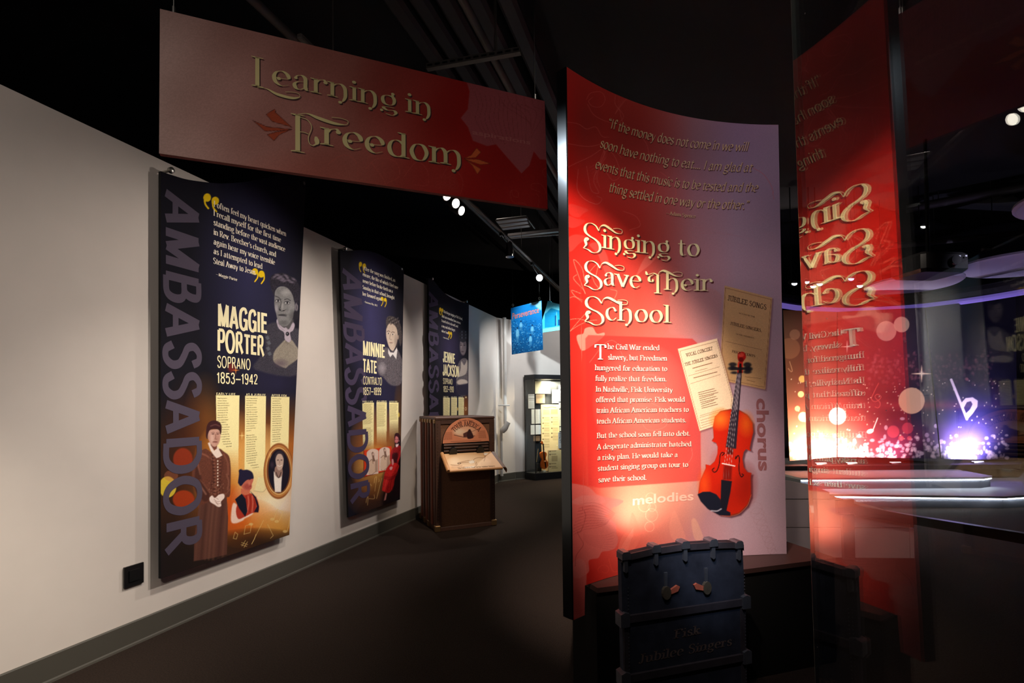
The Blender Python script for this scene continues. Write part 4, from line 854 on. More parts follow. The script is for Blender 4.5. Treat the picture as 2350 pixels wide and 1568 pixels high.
for txt, x0, y0, x1, y1 in (('`If the money does not come in we will', 478, 602, 1842, 836), ('soon have nothing to eat.... I am glad at', 402, 795, 1882, 1036), ('events that this music is to be tested and the', 357, 1000, 1936, 1230), ('thing settled in one way or the other."', 487, 1228, 1842, 1402)):
    both(sc_, txt, P1(x0, y0), P1(x1, y1), P1(x0, y0-98), 'script', (1.2, 1.2))
both(sc_, '-Adam Spence', P1(1050, 1452), P1(1340, 1487), P1(1050, 1418), 'body', (.8, .8))
both(ti, '{S}i{n}{g}i{n}{g} to', P2(243, 335), P2(1350, 445), P2(243, 150), 'title', (3, 3))
both(ti, '{S}ave {T}{h}{e}i{r}', P2(250, 690), P2(1470, 774), P2(250, 510), 'title', (3, 3))
both(ti, '{S}{c}{h}ool'.replace('{c}', 'c'), P2(255, 1030), P2(1068, 1076), P2(255, 850), 'title', (3, 3))
both(bd, 'T', P3(158, 274), P3(260, 275), P3(158, 148), 'body', (1, 1.2))
for txt, x0, y0, x1, y1 in (('he Civil War ended', 268, 187, 705, 197), ('slavery, but Freedmen', 271, 275, 768, 285), ('hungered for education to', 163, 364, 770, 371), ('fully realize that freedom.', 165, 453, 765, 458), ('In Nashville, Fisk University', 168, 543, 815, 548), ('offered that promise. Fisk would', 170, 632, 917, 628), ('train African American teachers to', 173, 722, 950, 712), ('teach African American students.', 175, 812, 928, 800),
                            ('But the school soon fell into debt.', 178, 934, 963, 912), ('A desperate administrator hatched', 180, 1028, 972, 1000), ('a risky plan. He would take a', 184, 1118, 858, 1090), ('student singing group on tour to', 186, 1208, 945, 1172), ('save their school.', 190, 1303, 597, 1281)):
    both(bd, txt, P3(x0, y0), P3(x1, y1), P3(x0, y0-44), 'body', (.9, 1.0))
sh.build('lettering_shadow', INK_DARK, panel)
ti.build('title_lettering', INK_CREAM, panel); sc_.build('quotation_lettering', INK_GOLD, panel); bd.build('body_lettering', INK_WHITE, panel)
L_ = Letters(CY_, .001); L_.line('melodies', P3(480, 1495), P3(990, 1452), P3(480, 1412), bold=.02); L_.build('melodies_lettering', mat('faint_salmon_ink', (250, 178, 158), .6), panel)
L_ = Letters(CY_, .001); L_.line('chorus', P4(530, 742), P4(544, 1192), P4(606, 744), bold=.03); L_.build('chorus_lettering', mat('faint_brown_ink', (142, 86, 88), .6), panel)
L_ = Letters(CY_, .0018)
for txt, x0, y0, x1, y1, h, st in (('JUBILEE SONGS', 350, 131, 592, 192, 30, 'wood'), ('JUBILEE SINGERS,', 365, 284, 563, 331, 18, 'wood'), ('PRICE 25 CENTS'.replace('25', '  '), 376, 456, 521, 487, 13, 'wood'), ('VOCAL CONCERT', 93, 484, 258, 440, 20, 'wood')):
    L_.line(txt, P4(x0, y0), P4(x1, y1), P4(x0-(2 if h < 21 and x0 < 100 else -2), y0-h), st)
for txt, x0, y0, x1, y1, h in (('AS SUNG BY THE', 420, 217, 518, 241, 9), ('OF FISK UNIVERSITY.', 400, 346, 517, 373, 9)): L_.line(txt, P4(x0, y0), P4(x1, y1), P4(x0, y0-h), res=1)
L_.line('THE JUBILEE SINGERS', P4(86, 541), P4(290, 484), P4(82, 523), 'wood')
L_.build('song_sheet_lettering', mat('brown_ink', (74, 46, 30), .7), panel)

# ================================================================== PLINTH and TRUNK
pa, pb = np.array([.406, 2.349]), np.array([1.688, 2.717]); pd = (pb-pa)/np.linalg.norm(pb-pa); pn = np.array([-pd[1], pd[0]])
pl_ = thing('panel_plinth', 'low black plinth with a dark moulded top carrying the red curved panel', 'plinth', (*pa, 0))
M_PLB = mat('satin_black', (15, 14, 13), .7, spec=.15); M_PLT = mat('dark_cherry_top', (58, 36, 32), .5)
Pq = [pa, pa+pd*1.50, pa+pd*1.50+pn*.52, pa+pd*1.0+pn*.62, pa+pn*.24-pd*.03]
slab('body', [tuple(p+(pn*.012 if i < 2 else 0)) for i, p in enumerate(Pq)], 0, .565, M_PLB, pl_)
slab('top', [tuple(p) for p in Pq], .575, .6, M_PLT, pl_); slab('moulding', [tuple(p+pn*.006) for p in Pq], .565, .575, M_PLB, pl_)
TK = Plane((pa[0]-pn[0]*.24, pa[1]-pn[1]*.24, 0), (*pd, 0))
trunk = thing('trunk_cutout', 'dark blue arched trunk shaped board with clamps, lettered for the singers', 'trunk', TK.P(TK.ab(1570, 1400)[0], 0))
M_TR = mat('blue_black_canvas', (58, 61, 74), .7, noise=.6, nscale=14, bump=.3, spec=.1); M_TRE = mat('worn_trunk_metal', (104, 106, 116), .5, .5, noise=.35, nscale=22)
M_TRL = mat('trunk_edge_leather', (70, 64, 70), .6, noise=.4, nscale=18, spec=.15)
tpx = [(545, 470), (620, 450), (800, 408), (1040, 372), (1300, 355), (1500, 350), (1590, 372), (1602, 640), (1605, 855)]
top = [TK.ab(*P5(*p)) for p in tpx]; bl = TK.ab(*P5(568, 1000)); 
xl, xr = TK.ab(*P5(566, 1010))[0], TK.ab(*P5(1606, 860))[0]
out = [(xl, 0), (xr, 0), (xr, top[7][1]), (top[6][0], top[6][1])]+[tuple(t) for t in top[5::-1]]+[(top[0][0], top[0][1]-.08)]
mb = MB(); mb.prism(TK, out, 0, -.03); mb.build('body', M_TR, trunk)
mb = MB(); up = [tuple(t) for t in top[:7]]; q = up+[(x, z-.028) for x, z in up[::-1]]; mb.prism(TK, q, .010, -.032); mb.build('top_edge', M_TRL, trunk)
zt1 = TK.ab(*P5(565, 1000))[1]; zt2 = TK.ab(*P5(585, 1510))[1]
zt1 = (zt1+TK.ab(*P5(1605, 880))[1])/2; zt2 = (zt2+TK.ab(*P5(1640, 1345))[1])/2
for z in (zt1, zt2):
    mb = MB(); mb.prism(TK, [(xl-.008, z-.016), (xr+.008, z-.016), (xr+.008, z+.016), (xl-.008, z+.016)], .012, -.032); bnd = mb.build('band', M_TRL, trunk)
    for x in (xl, xr):
        mb = MB(); mb.prism(TK, [(x-.022, z-.03), (x+.022, z-.03), (x+.022, z+.026), (x, z+.034), (x-.022, z+.026)], .018, -.034); mb.build('corner_cap', M_TRE, bnd)
for x in (xl+.012, xr-.012):
    mb = MB(); mb.prism(TK, [(x-.014, 0), (x+.014, 0), (x+.014, zt1), (x-.014, zt1)], .006, -.0); mb.build('side_strip', M_TRL, trunk)
    mb = MB()
    for k in range(44): 
        q = TK.P(x+.009*(1 if x < 1 else -1), .02+k*.0155, .007); mb.box(q, (TK.ex, TK.n, Z3), (.002, .0015, .002))
    o = mb.build('studs', M_TRE, trunk); o['kind'] = 'stuff'
for i, (u, v) in enumerate(((575, 455), (835, 395), (1085, 362), (1325, 345), (1545, 360))):
    x, z = TK.ab(*P5(u, v)); s = .021
    mb = MB(); mb.prism(TK, [(x-s, z-.022), (x+s, z-.022), (x+s, z+.004), (x+s*.6, z+.012), (x-s*.6, z+.012), (x-s, z+.004)], .018, -.034)
    mb.prism(TK, [(x-.009, z-.075), (x, z-.082), (x+.009, z-.075), (x+.009, z-.02), (x-.009, z-.02)], .014, .0); mb.build('clamp', M_TRE, trunk)
for u, v in ((925, 680), (1272, 640)):
    x, z = TK.ab(*P5(u, v))
    mb = MB(); mb.prism(TK, [(x-.006, z-.03), (x+.006, z-.03), (x+.008, z+.035), (x-.008, z+.035)], .008, 0); mb.build('hasp', M_TRE, trunk)
    l = mb = MB(); mb.prism(TK, [(x+.022*math.cos(a), z-.055+.03*math.sin(a)) for a in [k*.5236 for k in range(12)]], .014, 0); lp_ = mb.build('reflection_plate', mat('pale_reflection', (150, 136, 116), .4, .7, noise=.3), trunk)  # plate and tab give shape to bright patches that look like reflections
    sg = 1 if u < 1000 else -1
    mb = MB(); mb.prism(TK, [(x+sg*.02, z-.065), (x+sg*.06, z-.055), (x+sg*.07, z-.035), (x+sg*.055, z-.028), (x+sg*.02, z-.045)], .010, 0); mb.build('reflection_tab', mat('orange_reflection', (214, 110, 84), .5, noise=.2), lp_)
mb = MB(); xm = (xl+xr)/2; mb.box(TK.P(xm, .012, -.062), (TK.ex, TK.n, Z3), (.04, .03, .012)); mb.box(TK.P(xm, .25, -.045), (TK.ex, TK.n, Z3), (.02, .012, .24)); mb.build('stand', M_PLB, trunk)
L_ = Letters(TK, .002); L_.line('Fisk', P5(1000, 1185), P5(1230, 1140), P5(1008, 1110), 'wood'); L_.line('Jubilee Singers', P5(690, 1400), P5(1500, 1240), P5(700, 1320), 'wood')
L_.build('painted_lettering', mat('worn_white_paint', (124, 104, 98), .7), trunk)

up_ = thing('uplight', 'small black uplight on a stand behind the trunk shaped board', 'uplight', (.70, 2.385, 0))
mb = MB(); mb.tube([(.70, 2.385, .74), (.70, 2.387, .78), (.70, 2.391, .79)], [.03, .03, .025], 16); smooth_sharp(mb.build('housing', M_CHAR, up_))
mb = MB(); mb.tube([(.70, 2.385, .015), (.70, 2.385, .745)], .008, 8); mb.build('stand', M_CHAR, up_); mb = MB(); mb.box((.70, 2.385, .0075), (np.array([1, 0, 0]), np.array([0, 1, 0]), Z3), (.04, .04, .0075), .003); mb.build('foot', M_CHAR, up_)
spot('panel_uplight', (.70, 2.37, .83), (.66, 2.68, 1.18), 9, 130, 1, (1, .82, .66), .03)
# ================================================================== HANGING TITLE SIGN
sx = atz(1250, 232, 3.567); SO = np.array([-1.767, 2.4, 2.779])
SG = Plane(SO, (sx[0]+1.767, sx[1]-2.4, 0)); SK = K(350, 0, 2.474)
sign = thing('hanging_sign', 'long red fabric title sign hung from the ceiling on thin wires', 'sign', SO)
A_, B_, oab = quad_ab(SG, (367, 20), (1250, 232), (365, 352), (1257, 480))
def paint_sign(c):
    U, V = c.U, c.V; x = np.clip((U-365)/890, 0, 1); d = V-(20+.24*(U-367))
    c.C[:] = lerp((178, 146, 138), (164, 92, 80), x*1.9)*(1-np.clip((x-.5)*3.4, 0, 1)[:, None])+np.array((170, 26, 20.))*np.clip((x-.5)*3.4, 0, 1)[:, None]
    c.C += (np.sin(U*.03+V*.02)+np.sin(U*.013-V*.03))[:, None]*4
    c.ell((740, 420), 220, 90, (156, 70, 56), .5, power=.8)
    c.frame(350, 0, 2.474)
    c.poly([(1785, 470), (1800, 520), (1790, 620), (1750, 670), (1790, 720), (1820, 800), (1900, 830), (1950, 820), (2010, 890), (2095, 985), (2140, 940), (2165, 860), (2200, 905), (2260, 910), (2260, 560), (1990, 500), (1900, 490)], (176, 88, 92), .9, 2)
    for k in range(12): c.line([(1830+28*k, 520+8*k), (1850+24*k, 600), (1835+26*k, 680), (1900+20*k, 790+(k % 3)*14)], .8, (110, 40, 42), .5)
    for k in range(5): c.line([(1960+50*k, 530), (2000+40*k, 600), (2060+40*k, 640), (2150, 700+20*k)], 1, (128, 48, 48), .5)
    for pts in ([(2030, 1100), (2045, 1080), (2075, 1090), (2075, 1120), (2045, 1110), (2040, 1080), (2030, 1100), (2050, 1150), (2110, 1155), (2140, 1190)], [(2200, 1090), (2175, 1080), (2150, 1070), (2155, 1045), (2200, 1045), (2230, 1080), (2240, 1130)], [(2180, 1100), (2195, 1120), (2190, 1180)], [(2240, 950), (2215, 970), (2225, 1000), (2245, 1005)],
                [(1210, 960), (1280, 900), (1380, 920), (1400, 1000), (1330, 1040)], [(1240, 920), (1300, 1000), (1330, 1060)], [(1430, 1000), (1500, 920), (1560, 970), (1560, 1050), (1480, 1050)], [(1640, 1010), (1690, 940), (1760, 1020), (1750, 1100)], [(1000, 930), (1080, 880), (1150, 910), (1160, 990)]): c.line(pts, 1.1, (206, 92, 76), .5)
    for k in range(16): c.ring((1620+(k % 4)*28, 1000+(k//4)*20), 12, 10, .7, (196, 84, 70), .4)
    c.poly([(1580, 960), (1640, 930), (1720, 1000), (1740, 1090), (1640, 1080), (1560, 1050)], (170, 54, 44), .4, 2, True)
    def fleur(P, col, out):
        for q in P: c.poly(q, col, 1, 1.2); [c.line([a, b], 1.1, out, .8, .9, False) for a, b in zip(q, q[1:]+q[:1])]
    fleur([[(790, 722), (700, 640), (695, 618), (645, 650), (680, 690)], [(790, 735), (650, 720), (570, 685), (640, 745), (760, 740)], [(790, 735), (720, 765), (690, 800), (650, 765), (700, 750)]], (168, 74, 46), (60, 24, 18))
    fleur([[(1770, 900), (1810, 880), (1840, 840), (1865, 865), (1835, 895)], [(1770, 903), (1850, 905), (1920, 930), (1860, 935), (1800, 915)], [(1775, 905), (1815, 930), (1865, 960), (1845, 990), (1815, 940)]], (226, 104, 52), (110, 40, 24))
    c.speck(.08)
SM = print_mat('sign_fabric_print', .8, .2)
printed('printed_face', SG, A_, B_, 440, 180, paint_sign, SM, sign, 0)
mb = MB(); mb.prism(SG, oab, -.001, -.03); mb.build('fabric_back', mat('sign_side_fabric', (110, 40, 34), .85), sign)
sh = Letters(SG, .0012); ti = Letters(SG, .003)
for txt, p0, p1, ph in (('{L}{e}a{r}{n}i{n}{g} i{n}', (560, 452), (1592, 668), (560, 330)), ('{F}{r}{e}{e}do{m}', (775, 790), (1762, 952), (775, 645))):
    sh.line(txt, SK(*p0), SK(*p1), SK(*ph), 'title', dxy=(2.5, 3)); ti.line(txt, SK(*p0), SK(*p1), SK(*ph), 'title')
sh.build('lettering_shadow', mat('sign_shadow_ink', (60, 22, 20), .7), sign); ti.build('title_lettering', mat('sign_cream_ink', (222, 204, 140), .6), sign)
L_ = Letters(SG, .0012); L_.line('aspirations', SK(1815, 762), SK(2146, 822), SK(1815, 735), bold=.02); L_.build('aspirations_lettering', mat('sign_faint_ink', (190, 100, 96), .7), sign)
for u, v in ((395, 28), (1232, 228)):
    q = SG.ab(u, v); a = SG.P(q[0], q[1], -.03); mb = MB(); mb.tube([a, a+Z3*1.3], .003, 6); mb.build('hanging_wire', M_STEEL, sign)
    mb = MB(); mb.tube([a-Z3*.01, a+Z3*.05], .009, 8); mb.build('wire_clip', M_STEEL, sign)

# ================================================================== WALL BANNERS
BM = print_mat('banner_print', .8, .12); BN = WL.shift(.06)
A1, B1, C1_, E1 = K(340, 370, 3.135), K(340, 850, 3.135), K(760, 540, 4.354), K(760, 880, 4.481)
INK_Y = mat('yellow_ink', (246, 206, 20), .5); INK_BW = mat('banner_white_ink', (252, 240, 214), .5); INK_TX = mat('column_text_ink', (104, 86, 50), .7)
def edge_fn(px, n):
    q = np.array([BN.ab(*p) for p in px]); q = spline(q, False, 6); x = np.linspace(0, 1, n); s = np.r_[0, np.cumsum(np.linalg.norm(np.diff(q, axis=0), axis=1))]; s /= s[-1]
    return lambda t: (np.interp(t, s, q[:, 0]), np.interp(t, s, q[:, 1])), q
def banner(label, top_px, bl, br, nu, nv, paint, standoffs):
    tf, tq = edge_fn(top_px, nu); BL = np.array(bl); BR = np.array(br)
    A = lambda s, t: (BL[0]*(1-s)+BR[0]*s)*(1-t)+tf(s)[0]*t
    B = lambda s, t: (BL[1]*(1-s)+BR[1]*s)*(1-t)+tf(s)[1]*t
    t = thing('wall_banner', label, 'banner', WL.P(BL[0], BL[1]), 'portrait banners on the left wall')
    printed('printed_face', BN, A, B, nu, nv, paint, BM, t, 0)
    mb = MB(); mb.prism(BN, [tuple(BL), tuple(BR)]+[tuple(q) for q in tq[::-1]], -.001, -.022); mb.build('backing_board', M_BLACK, t)
    for p in standoffs:
        q = WL.shift(.07).ab(*p); mb = MB(); a = WL.P(q[0], q[1], 0); mb.tube([a, a+WL.n*.07], .009, 10); mb.tube([a+WL.n*.07, a+WL.n*.077, a+WL.n*.095, a+WL.n*.10], [.016, .02, .02, .012], 14); smooth_sharp(mb.build('standoff', M_STEEL, t))
    return t
def ambassador(t, p0, p1, uR, ink):
    L = Letters(BN, .0012); V, Fc, wd = pen_text('AMBASSADOR', 'broad')
    a = BN.ab(*p0); b = BN.ab(*p1); h = BN.ab(uR, p0[1]); h = np.array([h[0], a[1]])
    Q = a+V[:, :1]*(b-a)/wd+V[:, 1:2]*(h-a)/.71; L.mb.add(BN.P(Q[:, 0], Q[:, 1], .0012+V[:, 2]), Fc); L.build('ambassador_lettering', ink, t)
def rows(L, lines, x, y, pitch, KK, w_px=None, h=4.0, res=1, cut=None):
    # small set-in text: horizontal lines on the banner, natural width
    for i, tx in enumerate(lines):
        if not tx: continue
        dx = cut(i) if cut else 0
        p = BN.ab(*KK(x+dx, y+i*pitch)); hh = BN.ab(*KK(x+dx, y+i*pitch-h)); V, Fc, wd = block_text(tx, .0, res); k = abs(hh[1]-p[1])/.73
        kx = k*.62 if not w_px else w_px
        L.mb.add(BN.P(p[0]+V[:, 0]*kx, p[1]+V[:, 1]*k, L.off), Fc)
def quotes(c, pts, col=(246, 206, 20)):
    for (cx, cy, rx, ry, tail) in pts: c.ell((cx, cy), rx, ry, col, 1, 1); c.line(tail, max(1.6, rx/c.o[2]*.42), col, 1, 1)
def face(c, pts, skin, dark, hi=None):
    c.poly(pts, skin, 1, 1.2, True, tex=.12)
GLOW = [(620, 1150, 90, 70, (252, 250, 240), .95), (600, 1080, 70, 110, (250, 214, 140), .8), (500, 1090, 60, 120, (236, 150, 50), .7), (560, 1200, 90, 60, (230, 120, 30), .8), (640, 1210, 60, 40, (214, 150, 60), .8)]
def column(c, q, y_full, y_end, col=(252, 236, 172)):
    # cream text column fading out below
    (x0, ya), (x1, yb), (x2, _), (x3, _) = q
    n = 14
    c.poly([(x0, ya), (x1, yb), (x1+(x2-x1)*.6, y_full), (x0+(x3-x0)*.6, y_full)], col, 1, .9)
    for k in range(n):
        f0 = y_full+(y_end-y_full)*k/n; f1 = y_full+(y_end-y_full)*(k+1)/n
        c.poly([(x0+(x3-x0)*.6, f0-1), (x1+(x2-x1)*.6, f0-1), (x1+(x2-x1)*.7, f1), (x0+(x3-x0)*.7, f1)], col, (1-(k+.5)/n)**1.3, .8)
def paint_b1(c):
    U, V = c.U, c.V; y = V
    c.C[:] = np.array((18, 16, 26.)); c.ell((570, 620), 130, 330, (54, 52, 92), .8, power=.8); c.ell((640, 880), 90, 80, (44, 40, 74), .7, power=.8)
    k = np.clip((V-900)/120, 0, 1)[:, None]*np.clip(1-(V-1170)/150, .25, 1)[:, None]; c.C = c.C*(1-k*.85)+lerp((60, 34, 18), (200, 112, 40), (U-400)/150)*k*.85
    c.ell((470, 960), 50, 110, (150, 90, 30), .6, power=.8); c.ell((428, 1010), 60, 160, (70, 30, 16), .6, power=.8)
    for x, y_, rx, ry, col, a in GLOW: c.ell((x, y_), rx, ry, col, a, power=.55)
    c.ell((548, 1040), 40, 100, (244, 180, 90), .6, power=.7); c.ell((590, 1245), 110, 34, (44, 26, 16), .9, power=.5); c.ell((530, 1170), 50, 60, (214, 70, 20), .7, power=.6)
    c.poly([(368, 1220), (520, 1290), (680, 1215), (680, 1260), (368, 1350)], (34, 24, 18), .6, 20)
    c.frame(340, 850, 3.135)
    column(c, ((487, 180), (657, 181), (646, 800), (500, 800)), 560, 800); column(c, ((698, 184), (848, 186), (836, 830), (690, 830)), 700, 860); column(c, ((884, 190), (1017, 192), (1006, 640), (876, 640)), 520, 700)
    c.ell((140, 840), 62, 76, (236, 206, 60), .85); c.ell((165, 760), 50, 40, (190, 110, 80), .4)
    c.ell((250, 640), 70, 80, (150, 50, 24), .85, 3); c.ell((255, 930), 78, 66, (168, 56, 20), .9, 3)
    c.ell((675, 470), 18, 2.4, (255, 220, 140)); c.ell((675, 470), 2.4, 22, (255, 220, 140)); c.ell((630, 0), 22, 3, (240, 140, 60)); c.ell((630, 0), 3, 24, (240, 140, 60)); c.ell((600, -20), 26, 34, (190, 50, 24), .5, 6)
    # notes
    N_ = (226, 190, 120)
    for pts in ([(690, 1180), (700, 1120), (745, 1105), (735, 1160)], [(690, 1180), (735, 1168)], [(612, 1210), (625, 1165), (645, 1180), (635, 1215), (612, 1210)], [(745, 1250), (765, 1215), (775, 1180)], [(675, 1265), (700, 1225)], [(690, 1275), (715, 1235)], [(672, 1240), (716, 1255)], [(668, 1255), (710, 1268)], [(930, 1000), (970, 1020), (945, 1080)], [(930, 1000), (905, 1070)], [(1000, 1160), (1015, 1100), (1020, 1060)], [(860, 1110), (900, 1190), (880, 1210)], [(745, 1250), (830, 1080)]): c.line(pts, 1.3, N_, .7, 1, False)
    for p in ((740, 1108), (893, 1072), (925, 1088), (985, 1160)): c.ell(p, 16, 10, N_, .7)
    c.poly([(790, 770), (830, 775), (840, 850), (820, 872), (765, 865)], (236, 226, 170), .7, 2); c.line([(760, 868), (825, 875), (850, 850)], 1.2, (170, 160, 120), .7)
    # standing woman, sepia
    c.frame(440, 950, 4.61)
    BR = (104, 58, 44)
    c.poly([(90, 900), (370, 880), (385, 1100), (372, 1490), (200, 1530), (20, 1560), (30, 1300), (60, 1080)], (92, 56, 46), 1, 1.5)
    for x, w_, col in ((120, 16, (66, 38, 32)), (200, 14, (130, 84, 66)), (245, 18, (120, 76, 60)), (160, 12, (118, 74, 60)), (300, 20, (70, 40, 34)), (345, 12, (124, 80, 62)), (60, 12, (110, 70, 56))): c.line([(x+30, 960), (x+5, 1200), (x-20, 1540)], w_/4.61, col, .6, 6)
    c.poly([(150, 370), (90, 400), (30, 450), (5, 580), (20, 740), (60, 880), (100, 960), (190, 925), (300, 900), (370, 885), (405, 860), (412, 700), (412, 560), (395, 450), (340, 400), (290, 370), (230, 420)], BR, 1, 1.5, True, tex=.25)
    c.poly([(45, 560), (90, 620), (110, 720), (160, 800), (190, 870), (150, 930), (80, 880), (30, 760)], (64, 34, 28), .7, 4, True)
    for pts, w_, col in (([(100, 420), (150, 440), (210, 480)], 5, (176, 112, 90)), ([(60, 480), (70, 560), (90, 640)], 5, (158, 100, 80)), ([(340, 430), (380, 520), (385, 640)], 6, (150, 92, 72)), ([(60, 720), (110, 790), (150, 850)], 6, (184, 130, 110)), ([(90, 700), (140, 760), (180, 820)], 4, (140, 86, 70)), ([(370, 640), (390, 720), (380, 800)], 5, (160, 104, 84)), ([(320, 860), (370, 840), (400, 800)], 3, (150, 96, 76)), ([(190, 460), (220, 560), (215, 700), (200, 820)], 3, (70, 36, 30)), ([(330, 450), (325, 560), (300, 700), (330, 830)], 3, (70, 36, 30))): c.line(pts, w_/1.6, col, .55, 3)
    r = random.Random(3)
    for k in range(26): y_ = 400+k*18; c.ell((215+(k % 2)*14+min(k, 12)*1.6, y_), 11, 8, (150, 96, 78) if k % 2 else (60, 30, 26), .7); c.ell((312-(k % 2)*8-k*.8, y_+14), 10, 8, (140, 88, 70) if k % 2 else (62, 32, 26), .6)
    for k in range(60): c.ell((r.uniform(180, 340), r.uniform(700, 870)), 7, 4, (176, 124, 102) if k % 2 else (62, 32, 26), .5, rot=r.random()*3)
    for k in range(9): c.ell((275, 500+k*32), 7, 9, (246, 226, 210), .95)
    c.poly([(170, 310), (190, 300), (240, 390), (280, 340), (290, 380), (325, 440), (290, 460), (262, 470), (235, 440), (200, 390)], (240, 218, 204), 1, 1.5); c.poly([(205, 270), (270, 300), (265, 370), (235, 385), (200, 330)], (120, 66, 54), 1, 2)
    c.poly([(165, 210), (180, 175), (260, 165), (300, 185), (305, 230), (290, 300), (255, 345), (220, 340), (185, 290)], (206, 158, 140), 1, 1.5, True)
    c.ell((270, 270), 34, 70, (176, 116, 98), .5, power=.6); c.ell((215, 260), 20, 60, (236, 200, 184), .6, power=.7)
    c.poly([(150, 220), (160, 130), (190, 85), (240, 70), (290, 85), (315, 130), (312, 200), (300, 215), (290, 175), (240, 160), (190, 175), (170, 230), (172, 262), (158, 262)], (62, 30, 32), 1, 1.5, True); c.line([(200, 130), (250, 115), (295, 130)], 2.5, (130, 84, 78), .6, 2)
    for x in (225, 275): c.ell((x, 213), 13, 5, (70, 34, 30), .9); c.line([(x-16, 200), (x, 195), (x+16, 199)], 1, (90, 48, 40), .8)
    c.line([(252, 215), (254, 250), (245, 265), (265, 268)], 1.2, (120, 70, 58), .8); c.ell((247, 298), 24, 6, (130, 66, 60), .95); c.ell((247, 306), 22, 5, (196, 136, 122), .8); c.line([(225, 297), (270, 300)], .9, (80, 34, 30), .9)
    c.ell((178, 250), 9, 20, (190, 140, 120), .9)
    c.poly([(188, 890), (215, 865), (245, 890), (290, 855), (340, 850), (345, 890), (310, 930), (312, 975), (280, 985), (240, 960), (195, 930)], (246, 222, 210), 1, 1.5, True)
    for pts in ([(235, 905), (270, 930), (300, 925)], [(245, 925), (275, 950), (305, 950)], [(255, 940), (280, 965)], [(260, 890), (280, 905)]): c.line(pts, .9, (150, 100, 88), .8)
    # young woman, bust
    c.poly([(430, 965), (470, 955), (560, 1080), (600, 1030), (650, 1050), (620, 1080), (560, 1110), (540, 1130), (460, 1160), (415, 1130)], (246, 214, 196), .95, 3, True)
    c.poly([(540, 850), (620, 840), (690, 900), (712, 990), (700, 1040), (640, 1050), (560, 1090), (490, 1110), (470, 1000)], (176, 54, 36), 1, 2, True)
    for k in range(6): c.line([(575+22*k, 870), (580+22*k, 950), (560+26*k, 1040)], 1.6, (236, 150, 126) if k % 2 else (120, 24, 20), .7, 2)
    c.poly([(458, 905), (530, 845), (570, 900), (588, 1030), (565, 1090), (500, 1000)], (22, 22, 38), 1, 1.5); c.poly([(620, 820), (680, 880), (712, 980), (705, 1045), (660, 1040), (690, 980), (670, 900)], (30, 20, 40), 1, 1.5)
    c.poly([(520, 790), (620, 800), (610, 850), (560, 862), (520, 840)], (206, 110, 80), 1, 1.5)
    c.poly([(515, 740), (560, 700), (640, 660), (652, 700), (636, 745), (632, 790), (600, 812), (560, 800), (530, 780)], (196, 104, 84), 1, 1.5, True); c.ell((590, 770), 40, 30, (150, 54, 50), .6, 5); c.ell((608, 740), 9, 18, (226, 140, 118), .5, 3); c.ell((536, 745), 12, 22, (200, 110, 84), .9)
    c.poly([(490, 720), (500, 640), (498, 600), (520, 585), (545, 595), (590, 592), (640, 620), (655, 680), (630, 690), (585, 700), (555, 725), (520, 765), (495, 740)], (34, 28, 54), 1, 1.8, True)
    c.ell((612, 695), 10, 4, (60, 20, 30), .9); c.ell((622, 765), 10, 4, (140, 40, 44), .9)
    # oval frame with an elderly woman
    for q in ((1.0, (150, 88, 44)), (.93, (196, 128, 66)), (.86, (120, 66, 34))): c.ell((920, 606), 160*q[0], 296*q[0], q[1], 1, 1.2, rot=.02)
    c.ring((920, 606), 132, 246, 1.6, (250, 206, 130), .85); c.ell((845, 480), 14, 60, (250, 206, 140), .6, 5, rot=-.3); c.ell((1040, 760), 16, 60, (232, 170, 100), .6, 5, rot=.5)
    c.ell((922, 604), 112, 226, (26, 20, 34), 1, 1.5)
    c.poly([(868, 610), (905, 640), (960, 610), (950, 720), (945, 828), (880, 828), (870, 700)], (240, 226, 214), 1, 2); c.poly([(885, 560), (950, 560), (960, 640), (920, 680), (880, 640)], (150, 116, 104), 1, 2, True)
    c.poly([(885, 480), (895, 430), (930, 415), (965, 440), (972, 500), (960, 570), (925, 600), (900, 570)], (196, 166, 150), 1, 1.5, True); c.poly([(880, 500), (878, 440), (905, 400), (950, 395), (975, 430), (972, 470), (950, 430), (915, 425), (895, 450)], (50, 40, 50), 1, 2, True)
    for x in (912, 950): c.ell((x, 490), 9, 5, (50, 30, 30), .9)
    c.line([(908, 545), (930, 556), (955, 543)], 1.2, (250, 236, 226), .9); c.line([(930, 495), (932, 525)], 1, (130, 96, 84), .8); c.line([(893, 620), (910, 668), (925, 672), (945, 620)], 1.6, (40, 26, 24), .9)
    c.ell((850, 540), 28, 46, (90, 70, 84), .5, power=.8)
    # engraved portrait, upper right
    c.frame(590, 600, 6.03)
    c.poly([(130, 890), (270, 845), (400, 950), (520, 925), (600, 1010), (575, 1568), (-20, 1500), (20, 1350), (110, 1240), (105, 1000)], (62, 58, 68), .95, 5, True, tex=.5)
    for k in range(46): c.line([(150+10*k, 900+abs(k-24)*6), (120+9*k, 1150), (170+7.5*k, 1420)], .5, (116, 112, 120) if k % 2 else (30, 28, 36), .45)
    c.poly([(390, 1085), (470, 1080), (540, 1170), (590, 1250), (585, 1330), (440, 1440), (380, 1475), (240, 1400), (222, 1310), (250, 1230), (330, 1140)], (150, 140, 126), 1, 2.5, True, tex=.25)
    for k in range(14): c.line([(400, 1100), (300+20*k, 1250), (270+16*k, 1440)], .5, (96, 86, 80), .45)
    c.ell((330, 1410), 120, 70, (92, 74, 90), .6, power=.6)
    c.poly([(300, 860), (330, 800), (500, 800), (510, 880), (440, 950), (400, 930), (340, 930)], (84, 80, 82), 1, 2)
